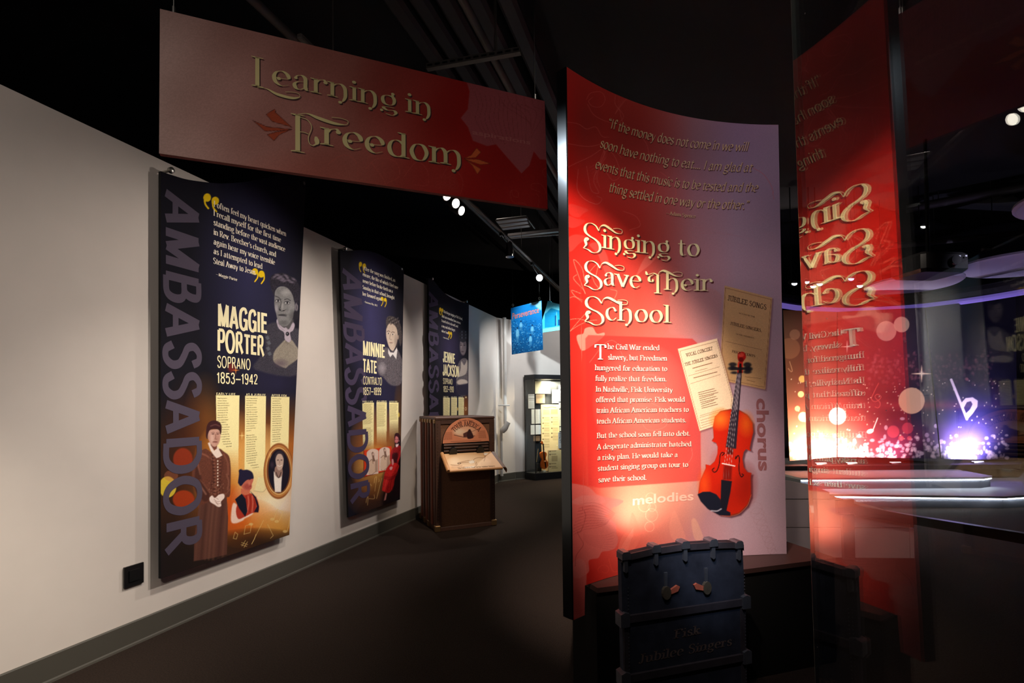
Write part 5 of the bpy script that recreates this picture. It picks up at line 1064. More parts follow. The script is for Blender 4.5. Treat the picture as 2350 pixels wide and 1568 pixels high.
    c.poly([(268, 830), (285, 800), (310, 870), (370, 920), (400, 915), (440, 940), (490, 850), (515, 860), (520, 900), (495, 960), (455, 990), (470, 1080), (440, 1120), (385, 1080), (372, 985), (300, 930)], (178, 164, 176), 1, 1.5, True, tex=.12); c.line([(290, 850), (330, 920), (380, 960)], .8, (110, 100, 110), .7)
    c.ell((420, 1004), 24, 28, (24, 22, 30)); c.ell((416, 1000), 9, 10, (130, 126, 134))
    F_ = [(245, 420), (290, 360), (350, 345), (420, 365), (480, 440), (512, 520), (522, 600), (518, 690), (492, 790), (440, 870), (390, 900), (330, 885), (285, 815), (262, 720), (240, 620), (240, 520)]
    c.poly(F_, (124, 122, 122), 1, 1.5, True, tex=.22)
    c.ell((400, 430), 90, 60, (176, 172, 170), .7, power=.7); c.ell((300, 420), 40, 40, (100, 98, 98), .4, power=.8); c.ell((268, 650), 30, 70, (176, 168, 176), .6, power=.7); c.ell((350, 620), 24, 60, (176, 172, 170), .6, power=.7); c.ell((470, 640), 50, 100, (150, 148, 148), .5, power=.7)
    c.ell((490, 760), 60, 110, (60, 58, 60), .6, power=.7); c.ell((370, 850), 90, 50, (76, 74, 76), .6, power=.7); c.ell((310, 650), 26, 40, (70, 68, 72), .5, power=.7); c.ell((420, 680), 26, 50, (90, 88, 92), .5, power=.7); c.ell((430, 700), 40, 30, (160, 156, 160), .4, power=.8)
    for x, y_, s in ((288, 548, 1), (415, 575, 1)):
        c.ell((x, y_), 40, 22, (70, 68, 72), .7, 3); c.ell((x, y_), 30, 13, (200, 196, 196), .95); c.ell((x+2, y_-1), 13, 14, (22, 20, 26)); c.line([(x-34, y_-8), (x, y_-22), (x+36, y_-2)], 1.1, (30, 28, 34), .9)
    c.line([(250, 480), (290, 495), (330, 530)], 1.6, (44, 42, 46), .9, 1.5); c.line([(380, 530), (420, 520), (462, 545)], 1.6, (44, 42, 46), .9, 1.5)
    c.line([(335, 560), (325, 630), (305, 668), (340, 690), (370, 680), (395, 670)], 1.3, (44, 42, 46), .8, 1.4); c.ell((318, 672), 12, 7, (26, 24, 28)); c.ell((368, 682), 13, 6, (26, 24, 28))
    c.ell((350, 742), 54, 14, (60, 58, 62), .95, 2); c.ell((352, 765), 48, 14, (130, 126, 130), .9, 2); c.line([(300, 745), (345, 752), (405, 758)], 1.1, (20, 18, 22), .95); c.ell((350, 800), 34, 14, (140, 138, 140), .5, 4)
    c.ell((545, 635), 22, 62, (128, 120, 126), 1, 2); c.ell((545, 640), 9, 36, (70, 66, 72), .8, 2)
    c.poly([(240, 480), (205, 410), (180, 310), (185, 220), (260, 170), (380, 165), (480, 215), (570, 300), (605, 400), (600, 520), (560, 600), (540, 560), (515, 560), (490, 460), (430, 375), (350, 340), (290, 350), (245, 420)], (40, 36, 46), 1, 2, True, tex=.8)
    c.poly([(510, 700), (560, 690), (585, 740), (560, 810), (510, 790)], (34, 30, 38), 1, 3, True)
    for k in range(120): c.ell((r.uniform(190, 600), r.uniform(240, 540) if k % 2 else r.uniform(220, 380)), 7, 3, (92, 84, 96), .25, rot=r.random()*3)
    for x, y_, rt in ((285, 190, .2), (320, 215, -.3), (360, 240, .5), (300, 235, -.2), (400, 200, .5), (440, 265, .3), (370, 275, -.1), (480, 290, .2), (510, 250, .6), (240, 215, -.6), (420, 230, .9), (345, 260, .1)): c.ell((x, y_), 36, 15, (118, 106, 122), .85, 3, rot=rt); c.line([(x-30, y_+12), (x, y_+17), (x+30, y_+10)], .9, (30, 26, 34), .8)
    for k, (x, y_) in enumerate(((130, 1050), (150, 1120), (140, 1200), (160, 1270))): c.poly([(x-20, y_), (x+20, y_-25), (x+45, y_+20), (x+10, y_+40)], (110, 116, 124), .7, 2)
    c.frame(340, 370, 3.135)
    quotes(c, [(425, 262, 27, 30, [(405, 270), (412, 310), (433, 340)]), (483, 285, 27, 29, [(463, 295), (470, 335), (491, 362)]), (768, 795, 22, 24, [(786, 800), (788, 835), (768, 866)]), (815, 813, 22, 25, [(834, 815), (834, 850), (815, 880)])])
    c.speck(.06)
def vert_bottom(a, z): return (a, z)
bl1 = BN.ab(369, 1330); br1 = BN.ab(664, 1227)
b1 = banner('largest and nearest wall banner of a soprano with a sepia standing woman', [(369, 393), (392, 401), (430, 412), (480, 419), (515, 421), (563, 417), (611, 408), (660, 394), (704, 374)], (bl1[0], (bl1[1]+br1[1])/2), (br1[0], (bl1[1]+br1[1])/2), 300, 850, paint_b1, [(389, 392)])
q = BN.ab(696, 421); mb = MB(); a = BN.P(q[0], q[1], .0); mb.tube([a, a+BN.n*.012], .015, 12); mb.build('eyelet', M_STEEL, b1)
ambassador(b1, (380, 434), (382, 1284), 455, mat('violet_grey_ink', (78, 69, 84), .8, spec=.15))
Lq = Letters(BN, .0012)
for txt, x0, y0, x1, y1 in (('I often feel my heart quicken when', 470, 325, 992, 542), ('I recall myself for the first time', 468, 390, 955, 585), ('standing before the vast audience', 470, 459, 985, 652), ("in Rev. Beecher's church, and", 470, 527, 920, 690), ('again hear my voice tremble', 470, 597, 912, 747), ('as I attempted to lead', 470, 665, 822, 777), ('Steal Away to Jesus.', 467, 735, 778, 820)):
    Lq.line(txt, A1(x0, y0), A1(x1, y1), A1(x0, y0-42), 'bodoni')
Lq.line('-Maggie Porter', A1(487, 822), A1(642, 864), A1(487, 801), 'bodoni'); Lq.build('quotation_lettering', INK_BW, b1)
Ln = Letters(BN, .0014); INK_NM = mat('name_ink', (252, 238, 186), .5)
for txt, p0, p1, ph, K_, bo in (('MAGGIE', (498, 1185), (860, 1241), (498, 1025), A1, .02), ('PORTER', (495, 1363), (838, 1403), (495, 1212), A1, .02), ('SOPRANO', (495, 1481), (738, 1501), (495, 1402), A1, .012), ('1853\u20131942', (492, 92), (790, 103), (491, 15), B1, .012), ('EARLY LIFE', (488, 178), (628, 181), (488, 161), B1, .01), ('AS A JUBILEE', (703, 183), (845, 187), (703, 166), B1, .01), ('AFTER FISK', (887, 188), (998, 192), (887, 172), B1, .01)):
    Ln.line(txt, K_(*p0), K_(*p1), K_(*ph), 'sans' if bo > .015 else 'light')
Ln.build('name_lettering', INK_NM, b1)
Lt = Letters(BN, .0012)
c1 = ['Maggie Porter was born', 'in Lebanon, Tennessee.', "Her parent's master, Henry", 'Frazier, moved the family and', 'house slaves to Nashville', 'when the war started. He', 'then fled when the Union', 'Army occupied the city.', 'Frazier left Mrs. Porter in', 'charge, taking her husband', 'and two daughters to', 'ensure her loyalty.', 'After Lincoln issued', 'the Emancipation', 'Proclamation, he', 'freed the family. Mrs.', 'Porter agreed to work', 'for him until Frazier', 'refused to pay wages.', 'She found work with', 'another family.']
rows(Lt, c1, 499, 205, 17.4, B1, h=9.5, cut=lambda i: 0 if i < 11 else (22, 30, 32, 26, 24, 22, 30, 34, 42, 60)[min(i-11, 9)])
c2 = ['At age 12, Maggie attended the', 'Daniel Watkins school briefly', 'and then switched to Joseph', "McKee's school. In", 'January 1866, she enrolled at', 'the Fisk Free Colored School.', 'George White soon recognized', "Maggie's extraordinary voice", 'and recruited her for the Jubilee', 'Singers. Maggie played the lead', 'in Esther, the Beautiful Queen', "in White's 1871 production. It", 'raised $... One girl said she', 'had never heard of a black', 'queen before.', '', 'Maggie sang in all three', 'Fisk tours from 1871-78. She', "credited White for the singers'", 'voice training. "Mr. White', 'believed if the machinery', 'of throat and voice was to', 'run well it must be daily', 'overhauled and oiled." Her', 'diva soprano came with a diva', 'temperament. White banished', 'her from the troupe during', 'the second European tour', 'for bad behavior, but a', 'heartfelt apology won', 'her reinstatement.']
rows(Lt, [t.replace('$... ', '') for t in c2], 706, 205, 16.7, B1, h=9.0, cut=lambda i: 0 if i < 28 else (10, 30, 45)[min(i-28, 2)])
c3 = ['After the Fisk tours, Maggie', 'sang briefly with Hinton', 'King group and then with', "Frederick Loudin's troupe. In", '1882, she formed the Original', 'Jubilee Singers with husband', 'Daniel Cole. They performed', 'in a local parlor in Lucerne,', 'Switzerland in 1887. Mark', 'Twain remarked, "It moves me', 'infinitely more than any other', 'music can." Maggie settled in', 'Detroit where she was much', 'revered. She did not return to', 'Nashville until 1931, when', 'she attended the 60th', 'anniversary of Jubilee Day.', '"God bless Fisk, through', 'which I have had so many', 'wonderful experiences."']
rows(Lt, c3, 893, 208, 16.2, B1, h=8.6); Lt.build('column_lettering', INK_TX, b1)
def scrib_col(c, x0, x1, y0, y1, n, slope, seed, col=(150, 128, 80)):
    r = random.Random(seed)
    for i in range(n):
        y = y0+(y1-y0)*i/n; w_ = x1-r.uniform(0, (x1-x0)*.22); c.line([(x0, y), (w_, y+slope(y)*(w_-x0))], .9, col, .75, .9, False)
def paint_b2(c):
    U, V = c.U, c.V
    c.C[:] = np.array((20, 17, 30.)); c.ell((850, 720), 60, 200, (66, 62, 112), .9, power=.7); c.ell((880, 920), 60, 120, (46, 42, 84), .6, power=.8)
    c.ell((865, 1040), 70, 110, (226, 130, 50), .9, power=.55); c.ell((860, 1080), 50, 60, (250, 190, 90), .9, power=.6); c.ell((850, 1130), 60, 60, (110, 60, 26), .7, power=.5); c.ell((905, 1130), 34, 70, (30, 18, 22), .9, power=.4)
    c.ell((916, 960), 14, 90, (96, 60, 26), .8, power=.5)
    c.frame(760, 880, 4.481); sl = lambda y: -((880+y/4.481)-924)/(1555-850)
    column(c, ((321, 196), (440, 198), (436, 700), (330, 700)), 590, 700); column(c, ((466, 193), (573, 195), (571, 660), (470, 660)), 470, 660); column(c, ((596, 197), (693, 198), (690, 560), (600, 560)), 380, 600)
    c.line([(572, 500), (573, 600)], 1.2, (130, 60, 20), .8)
    scrib_col(c, 331, 425, 215, 430, 18, sl, 1); scrib_col(c, 331, 425, 465, 660, 16, sl, 2); scrib_col(c, 473, 560, 212, 455, 20, sl, 3); scrib_col(c, 604, 680, 216, 385, 14, sl, 4)
    c.ell((696, 325), 9, 24, (246, 214, 90), .7)
    c.frame(820, 980, 7.467)
    for pts in ([(290, 960), (300, 880), (330, 870), (300, 1100)], [(330, 1230), (420, 880)], [(150, 1300), (160, 1240), (185, 1200), (175, 1340)], [(200, 1230), (290, 1230), (290, 1165)], [(225, 980), (240, 1010)], [(370, 890), (375, 930), (360, 940)]): c.line(pts, 1.3, (236, 190, 120), .7)
    c.poly([(115, 405), (585, 330), (590, 380), (480, 760), (112, 860)], (224, 62, 24), 1, 1.2); c.line([(112, 408), (110, 860), (480, 762)], 1.5, (90, 20, 10), .8, 1, False)
    def arch(x0, x1, yt, yb, s): return [(x0, yb), (x0, yt+60)]+[(x0+(x1-x0)*(.5-.5*math.cos(k*math.pi/8)), yt+60-60*math.sin(k*math.pi/8)+s*(k-4)) for k in range(9)]+[(x1, yt+50), (x1, yb-30)]
    for x0, x1, yt, yb in ((160, 362, 378, 830), (370, 558, 348, 760)):
        c.poly(arch(x0, x1, yt, yb, -4), (236, 204, 186), 1, 1.2); cx = (x0+x1)/2
        c.poly([(cx-70, yb-60), (cx-50, yb-230), (cx-10, yb-280), (cx+40, yb-200), (cx+45, yb-60), (cx-20, yb-20)], (222, 186, 160), 1, 2, True); c.line([(cx-60, yb-230), (cx-10, yb-270), (cx+10, yb-200)], 1.2, (120, 84, 66), .8)
        c.poly([(cx-15, yb-380), (cx+5, yb-400), (cx+25, yb-370), (cx+30, yb-300), (cx+45, yb-250), (cx+10, yb-240), (cx-5, yb-320)], (120, 84, 68), .9, 1.5, True); c.ell((cx+10, yb-360), 13, 22, (226, 186, 166), 1)
        c.poly([(cx+40, yb-250), (cx+90, yb-280), (cx+90, yb-60), (cx+45, yb-50)], (170, 134, 112), .8, 2); c.line([(cx-60, yb-30), (cx-20, yb-10), (cx+50, yb-60)], 1, (130, 94, 74), .7)
    c.poly([(640, 140), (690, 105), (730, 150), (745, 240), (750, 330), (757, 560), (745, 700), (745, 900), (740, 1170), (600, 1150), (640, 760), (620, 500), (640, 330)], (34, 16, 22), 1, 2, True)
    c.poly([(640, 350), (700, 320), (745, 340), (740, 480), (710, 600), (690, 660), (600, 680), (575, 600), (557, 540), (575, 430), (610, 370)], (140, 22, 26), 1, 1.5, True, tex=.4); c.poly([(600, 470), (690, 450), (680, 600), (620, 600)], (50, 12, 20), .8, 3, True); c.line([(600, 400), (580, 480), (575, 560)], 3, (196, 40, 42), .7, 2); c.line([(735, 420), (715, 520), (690, 580)], 3, (190, 40, 44), .7, 2)
    c.poly([(560, 640), (640, 620), (715, 660), (690, 760), (640, 900), (620, 1020), (545, 1130), (440, 1100), (425, 1070), (450, 900), (480, 760)], (206, 36, 34), 1, 1.5, True, tex=.3)
    for k in range(3): c.line([(465, 850+k*18), (560, 865+k*22), (640, 830+k*18), (690, 770+k*12)], 1.3, (110, 10, 18), .8)
    for x in (480, 530, 570, 610): c.line([(x+20, 900), (x, 1000), (x-10, 1090)], 1.8, (150, 16, 24) if x % 20 else (236, 70, 60), .6, 2)
    c.ell((670, 215), 36, 66, (206, 120, 120), 1, 1.5); c.poly([(640, 250), (640, 150), (690, 110), (720, 150), (715, 240), (700, 180), (660, 160), (648, 200)], (58, 18, 26), 1, 1.5, True); c.line([(650, 215), (660, 217)], 1, (60, 10, 20), .9); c.line([(680, 214), (692, 216)], 1, (60, 10, 20), .9); c.line([(660, 262), (675, 264)], 1.2, (140, 30, 40), .9); c.ell((715, 240), 6, 12, (220, 130, 130), .9)
    c.poly([(655, 300), (710, 290), (700, 330), (675, 350), (660, 340)], (240, 200, 200), 1, 1.5); c.poly([(590, 560), (615, 555), (625, 620), (605, 660), (590, 620)], (226, 150, 150), 1, 1.5, True); c.poly([(552, 700), (580, 680), (605, 690), (590, 735), (560, 735)], (232, 160, 160), 1, 1.5, True)
    c.poly([(485, 1130), (510, 1140), (490, 1250), (455, 1265)], (236, 150, 140), 1, 1.5)
    c.frame(760, 540, 4.354)
    c.poly([(455, 1230), (545, 1120), (600, 1160), (660, 1140), (700, 1220), (720, 1300), (700, 1480), (600, 1500), (520, 1420), (470, 1380)], (96, 88, 92), .9, 3, True, tex=.5); c.ell((510, 1330), 45, 70, (190, 180, 184), .6, power=.6)
    for k in range(16): c.line([(560+9*k, 1200+abs(k-8)*8), (555+9*k, 1330), (580+6*k, 1460)], .5, (50, 44, 50) if k % 2 else (140, 130, 130), .45)
    c.poly([(570, 1130), (590, 1170), (625, 1175), (655, 1120), (662, 1150), (650, 1240), (615, 1190), (590, 1220), (570, 1180)], (224, 216, 214), 1, 1.2)
    c.poly([(555, 920), (580, 880), (620, 880), (655, 930), (665, 1000), (655, 1080), (625, 1150), (600, 1150), (575, 1110), (555, 1040), (548, 980)], (206, 184, 166), 1, 1.5, True, tex=.12); c.ell((650, 1060), 26, 80, (130, 112, 104), .5, power=.6)
    c.poly([(553, 930), (548, 850), (570, 810), (620, 812), (670, 850), (700, 920), (708, 1040), (690, 1110), (670, 1020), (655, 930), (620, 890), (590, 880), (565, 900)], (74, 66, 66), 1, 1.8, True, tex=.6)
    for k in range(18): c.ell((575+k*6, 830+(k % 5)*14), 6, 11, (130, 120, 116) if k % 2 else (36, 30, 32), .6, rot=.5)
    for x, y_ in ((572, 982), (615, 992)): c.ell((x, y_), 12, 6, (236, 226, 216), .9); c.ell((x, y_), 5, 6, (24, 18, 20)); c.line([(x-14, y_-18), (x, y_-26), (x+16, y_-18)], 1.1, (60, 46, 42), .9)
    c.line([(592, 990), (585, 1035), (602, 1042)], .9, (110, 90, 80), .8); c.ell((598, 1075), 15, 4, (120, 84, 76), .95); c.ell((668, 1020), 8, 22, (180, 156, 140), .9)
    quotes(c, [(293, 290, 16, 24, [(281, 300), (285, 340), (297, 365)]), (331, 306, 17, 24, [(319, 315), (323, 350), (335, 376)]), (508, 635, 14, 20, [(520, 640), (516, 675), (502, 705)]), (540, 645, 13, 20, [(552, 648), (550, 685), (537, 715)])])
    c.speck(.06)
p_ = BN.ab(800, 1190); p2_ = BN.ab(918, 1145)
b2 = banner('middle wall banner of a contralto with a young woman in a red dress', [(780, 572), (795, 575.5), (829, 574), (852, 577.5), (875, 586), (907, 604), (927, 618)], (p_[0], (p_[1]+p2_[1])/2), (p2_[0], (p_[1]+p2_[1])/2), 150, 560, paint_b2, [(790, 571)])
q = BN.ab(921, 618); mb = MB(); a = BN.P(q[0], q[1], .0); mb.tube([a, a+BN.n*.012], .014, 12); mb.build('eyelet', M_STEEL, b2)
ambassador(b2, (786, 615), (806, 1163), 828, mat('violet_ink', (70, 58, 84), .8, spec=.15))
Lq = Letters(BN, .0012)
for txt, x0, y0, x1, y1 in (('After the song was finished, an', 322, 345, 640, 468), ('encore, the like of which I feel sure', 315, 405, 668, 540), ('never before broke forth on a', 315, 470, 615, 577), ('Sunday in that school, brought', 313, 535, 632, 642), ('her forward again.', 313, 600, 508, 657)): Lq.line(txt, C1_(x0, y0), C1_(x1, y1), C1_(x0, y0-36), 'bodoni')
Lq.line('-Gustavus Pike, 1873', C1_(325, 671), C1_(460, 713), C1_(325, 652), 'bodoni'); Lq.build('quotation_lettering', INK_BW, b2)
Ln = Letters(BN, .0014)
for txt, p0, p1, ph, K_, bo in (('MINNIE', (315, 1198), (538, 1229), (315, 1055), C1_, .025), ('TATE', (315, 1366), (457, 1386), (315, 1233), C1_, .025), ('CONTRALTO', (317, 1488), (507, 1498), (317, 1412), C1_, .01), ('1857\u20131899', (325, 118), (515, 119), (325, 42), E1, .012), ('EARLY LIFE', (322, 194), (430, 195), (322, 179), E1, .01), ('AS A JUBILEE', (467, 192), (570, 193), (467, 177), E1, .01), ('AFTER FISK', (597, 195), (680, 196), (597, 181), E1, .01)): Ln.line(txt, K_(*p0), K_(*p1), K_(*ph), 'sans' if bo > .015 else 'light')
Ln.build('name_lettering', INK_NM, b2)
def paint_b3(c):
    c.C[:] = np.array((20, 17, 28.)); c.ell((1030, 800), 34, 90, (66, 56, 92), .8, power=.7); c.ell((1055, 890), 34, 60, (44, 42, 80), .7, power=.8)
    c.ell((1068, 940), 10, 40, (160, 84, 30), .9, power=.5); c.ell((1030, 1060), 60, 80, (150, 80, 30), .8, power=.5)
    c.frame(760, 880, 4.481)
    for x0, x1 in ((1152, 1220), (1233, 1294), (1308, 1366)): c.poly([(x0, 146), (x1, 148), (x1-2, 520), (x0+1, 520)], (252, 238, 180), 1, .9); scrib_col(c, x0+6, x1-4, 160, 500, 30, lambda y: -((880+y/4.481)-924)/520, x0)
    c.ell((1300, 265), 5, 18, (255, 210, 110)); c.ell((1386, 145), 8, 8, (255, 230, 170), .9); c.ring((1384, 262), 8, 14, 1, (240, 220, 180), .8)
    c.frame(760, 540, 4.354)
    c.poly([(1265, 1300), (1300, 1240), (1340, 1230), (1368, 1270), (1368, 1430), (1345, 1600), (1262, 1580), (1250, 1440)], (96, 88, 92), 1, 2, True, tex=.5); c.poly([(1300, 1260), (1330, 1300), (1360, 1250), (1350, 1380), (1270, 1420), (1255, 1440), (1290, 1350)], (190, 176, 164), .9, 2, True)
    c.ell((1310, 1470), 55, 30, (206, 190, 176), .9, 2); c.poly([(1250, 1500), (1370, 1480), (1372, 1600), (1250, 1600)], (40, 36, 56), .9, 3)
    c.ell((1318, 1110), 34, 90, (112, 100, 104), 1, 1.5); c.ell((1305, 1100), 16, 50, (180, 160, 160), .6, power=.7); c.ell((1318, 1010), 42, 62, (44, 42, 50), 1, 2)
    for k in range(12): c.ell((1290+(k % 4)*18, 965+(k//4)*30), 8, 9, (100, 104, 116) if k % 2 else (26, 24, 30), .6)
    for x in (1298, 1332): c.ell((x, 1100), 8, 4, (26, 20, 24)); c.line([(x-8, 1085), (x+8, 1085)], .8, (30, 24, 26), .9)
    c.ell((1312, 1165), 12, 4, (60, 40, 46)); c.line([(1314, 1100), (1310, 1135)], .8, (70, 56, 60), .8)
    quotes(c, [(1090, 742, 11, 20, [(1082, 755), (1085, 780), (1093, 796)]), (1110, 750, 10, 19, [(1103, 760), (1106, 785), (1113, 803)]), (1176, 975, 9, 15, [(1184, 980), (1182, 1005), (1173, 1026)]), (1197, 980, 9, 15, [(1204, 985), (1202, 1010), (1193, 1032)])])
    c.speck(.06)
t3 = BN.ab(983, 638); t4 = BN.ab(1076, 697)
b3 = banner('farthest wall banner of a soprano, partly hidden by the brown trunk kiosk', [(983, 638), (990, 640), (1000, 650), (1017, 670), (1040, 686), (1063, 694.5), (1076, 696)], (t3[0]+.02, .37), (t4[0]-.1, .37), 100, 420, paint_b3, [(990, 640), (1069, 692)])
ambassador(b3, (984.5, 669), (986, 1080), 1004.5, mat('violet_ink', (70, 58, 84), .8, spec=.15))
Lq = Letters(BN, .0012)
for txt, x0, y0, x1, y1 in (('I first began singing at Fisk School,', 1120, 772, 1312, 850), ('and can remember how anxious', 1105, 818, 1293, 890), ('I used to be to do well, and', 1103, 865, 1267, 924), ('a my soul often forget', 1103, 917, 1238, 962), ('where I was.', 1103, 967, 1175, 992)): Lq.line(txt, C1_(x0, y0), C1_(x1, y1), C1_(x0, y0-26), 'bodoni')
Lq.line('-Jennie Jackson', C1_(1113, 1025), C1_(1176, 1045), C1_(1113, 1012), 'bodoni'); Lq.build('quotation_lettering', INK_BW, b3)
Ln = Letters(BN, .0014)
for txt, p0, p1, ph, K_, bo in (('JENNIE', (1117, 1265), (1237, 1286), (1117, 1160), C1_, .02), ('JACKSON', (1115, 1399), (1278, 1414), (1115, 1290), C1_, .02), ('SOPRANO', (1117, 1483), (1212, 1491), (1117, 1430), C1_, .01), ('1852\u20131910', (1152, 88), (1260, 91), (1152, 28), E1, .01), ('EARLY LIFE', (1153, 145), (1206, 146), (1153, 132), E1, .0), ('AS A JUBILEE', (1234, 147), (1290, 148), (1234, 134), E1, .0), ('AFTER FISK', (1310, 149), (1355, 150), (1310, 137), E1, .0)): Ln.line(txt, K_(*p0), K_(*p1), K_(*ph), 'sans' if bo > .015 else 'light')
Ln.build('name_lettering', INK_NM, b3)
# ================================================================== TRUNK KIOSK
kd = np.array([.913, .407, 0]); kd /= np.linalg.norm(kd); kb = np.array([-kd[1], kd[0], 0]); KO = np.array([-.907, 5.671, 0])
KF = Plane(KO, kd); KS = Plane(KO, kb); KC = K(920, 920, 4.9); KW, KD, KH = .745, .80, 1.355
kiosk = thing('trunk_kiosk', 'brown upright trunk kiosk with an arched tour plaque and a map shelf', 'kiosk', KO)
M_KB = mat('brown_fibreboard', (122, 80, 54), .75, noise=.35, nscale=60, bump=.15); M_KT = mat('dark_leather_trim', (78, 50, 38), .55, noise=.3, nscale=30); M_KR = mat('reddish_slat', (128, 70, 50), .5, noise=.2)
M_BRASS = mat('old_brass', (150, 118, 80), .4, .8)
def kbox(x0, x1, y0, y1, z0, z1, m, name, bev=.004):
    c = KO+kd*(x0+x1)/2+kb*(y0+y1)/2+Z3*(z0+z1)/2; mb = MB(); mb.box(c, (kd, kb, Z3), ((x1-x0)/2, (y1-y0)/2, (z1-z0)/2), bev); return mb.build(name, m, kiosk)
kbox(.01, KW-.01, .01, KD, .02, KH-.03, M_KB, 'body')
kbox(-.008, KW+.008, -.008, KD+.008, KH-.035, KH, M_KT, 'lid', .008)
kbox(-.004, KW+.004, -.004, KD+.004, 0, .05, M_KT, 'base_band')
for x in (0, KW-.06): kbox(x-.003, x+.063, -.004, .012, .05, KH-.036, M_KT, 'front_stile')
kbox(.06, KW-.06, -.003, .012, KH-.085, KH-.036, M_KT, 'front_rail')
for i, y in enumerate((.03, .17, .30, .43, .56, .68)): kbox(-.012, .012, y, y+.055, .05, KH-.036, M_KR if i % 2 else M_KT, 'side_slat', .005)
for y in (.0, .17, .30, .43, .56, .70): kbox(-.020, .014, y+.0, y+.06, KH-.075, KH-.03, M_BRASS, 'top_clip', .005)
for x, y in ((-.02, -.02), (KW-.05, -.02), (-.02, KD-.05)): kbox(x, x+.07, y, y+.07, 0, .075, M_BRASS, 'corner_cap', .008)
for x, y in ((-.02, .3), (-.02, .5)): kbox(x, x+.03, y, y+.08, 0, .07, M_BRASS, 'base_clip', .006)
for x in (.022, KW-.022):
    mb = MB()
    for k in range(34): mb.tube([KF.P(x, .09+k*.036, .004), KF.P(x, .09+k*.036, .008)], .0045, 6)
    o = mb.build('rivets', M_BRASS, kiosk); o['kind'] = 'stuff'
al, ar, at_ = KF.ab(*KC(462, 482)), KF.ab(*KC(988, 452)), KF.ab(*KC(728, 190))
cen = (al+ar)/2; H = (ar-al)/2; Up = at_-cen; zb = cen[1]
def arc(th, r): return cen+H*math.cos(th)*r+Up*math.sin(th)*r
mb = MB(); mb.prism(KF, [arc(math.pi*k/24, 1.0) for k in range(25)], .020, .005); plq = mb.build('plaque_backing', M_CHAR, kiosk)
def paint_plq(c):
    c.C[:] = np.array((226, 142, 104.)); c.frame(920, 920, 4.9)
    c.ell((730, 350), 135, 80, (246, 206, 170), .8, power=.5); c.ell((650, 350), 55, 34, (250, 222, 190), .8, 8)
    c.line([(600, 385), (720, 410), (830, 395)], 1.6, (90, 50, 40), .8); c.poly([(700, 370), (750, 345), (760, 400), (705, 412)], (84, 46, 42), .95, 1.5); c.poly([(750, 350), (775, 320), (800, 360), (815, 415), (750, 425)], (54, 28, 30), .95, 1.5, True); c.poly([(765, 322), (782, 322), (780, 355), (768, 355)], (54, 28, 30), 1, 1)
    c.line([(790, 350), (840, 330)], 1, (110, 66, 54), .7)
    for side in ((495, 575, 360, 440), (875, 945, 342, 412)):
        for k in range(8): c.line([(side[0]-(k*2 if side[0] < 600 else 0), side[2]+k*11), (side[1]+(0 if side[0] < 600 else k*2), side[2]+k*11-4)], .7, (120, 66, 48), .8, .8, False)
    c.line([(560, 460), (900, 446)], .8, (120, 66, 48), .8, .8, False)
printed('plaque_print', KF, lambda s, t: cen[0]+(H[0]*np.cos(np.pi*(1-s))+Up[0]*np.sin(np.pi*(1-s)))*t*.985, lambda s, t: cen[1]+(H[1]*np.cos(np.pi*(1-s))+Up[1]*np.sin(np.pi*(1-s)))*t*.985+.001, 130, 80, paint_plq, print_mat('plaque_print', .5), kiosk, .0215)
L_ = Letters(KF, .023)
for txt, r0, h, t0, t1, st in (('TOUR AMERICA', .66, .20, 2.42, .66, 'wood'), ('The Jubilee Singers', .875, .055, 1.93, 1.22, 'body')):
    V, Fc, wd = pen_text(txt, st); th = t0+(t1-t0)*V[:, 0]/wd; rr = r0+V[:, 1]/.71*h
    Q = cen+H*np.cos(th)[:, None]*rr[:, None]+Up*np.sin(th)[:, None]*rr[:, None]; L_.mb.add(KF.P(Q[:, 0], Q[:, 1], .023+V[:, 2]), Fc)
L_.build('plaque_lettering', mat('plaque_ink', (70, 34, 30), .7), kiosk)
s0, s1 = KF.ab(*KC(455, 485)), KF.ab(*KC(988, 590))
x0, x1, zt_, zb_ = s0[0], KF.ab(*KC(988, 470))[0], zb-.004, KF.ab(*KC(455, 580))[1]-.02
mb = MB(); mb.prism(KF, [(x0, zb_), (x1, zb_), (x1, zt_), (x0, zt_)], .014, .004); rr_ = mb.build('roller_recess', M_CHAR, kiosk)
for z in (zt_-.022, zt_-.055, zb_+.03): 
    mb = MB(); mb.tube([KF.P(x0+.02, z, .03), KF.P(x1-.02, z, .03)], .014, 12); smooth_sharp(mb.build('roller', M_KT, rr_))
for xx in (x0+.13, x1-.13):
    mb = MB(); mb.tube([KF.P(xx, zb_+.035, .02), KF.P(xx, zb_+.02, .06)], .05, 20); smooth_sharp(mb.build('turning_knob', M_CHAR, rr_))
k3 = KF.shift(.34)
bl_ = KF.shift(.03); BLk = bl_.ab(*KC(480, 590)); BRk = bl_.ab(*KC(1010, 585)); FLk = k3.ab(*KC(556, 780)); FRk = k3.ab(*KC(1140, 758))
zbk = (BLk[1]+BRk[1])/2; zfk = (FLk[1]+FRk[1])/2
MS = Bil(bl_.P(BLk[0], zbk), bl_.P(BRk[0], zbk), k3.P(FLk[0], zfk), k3.P(FRk[0], zfk))
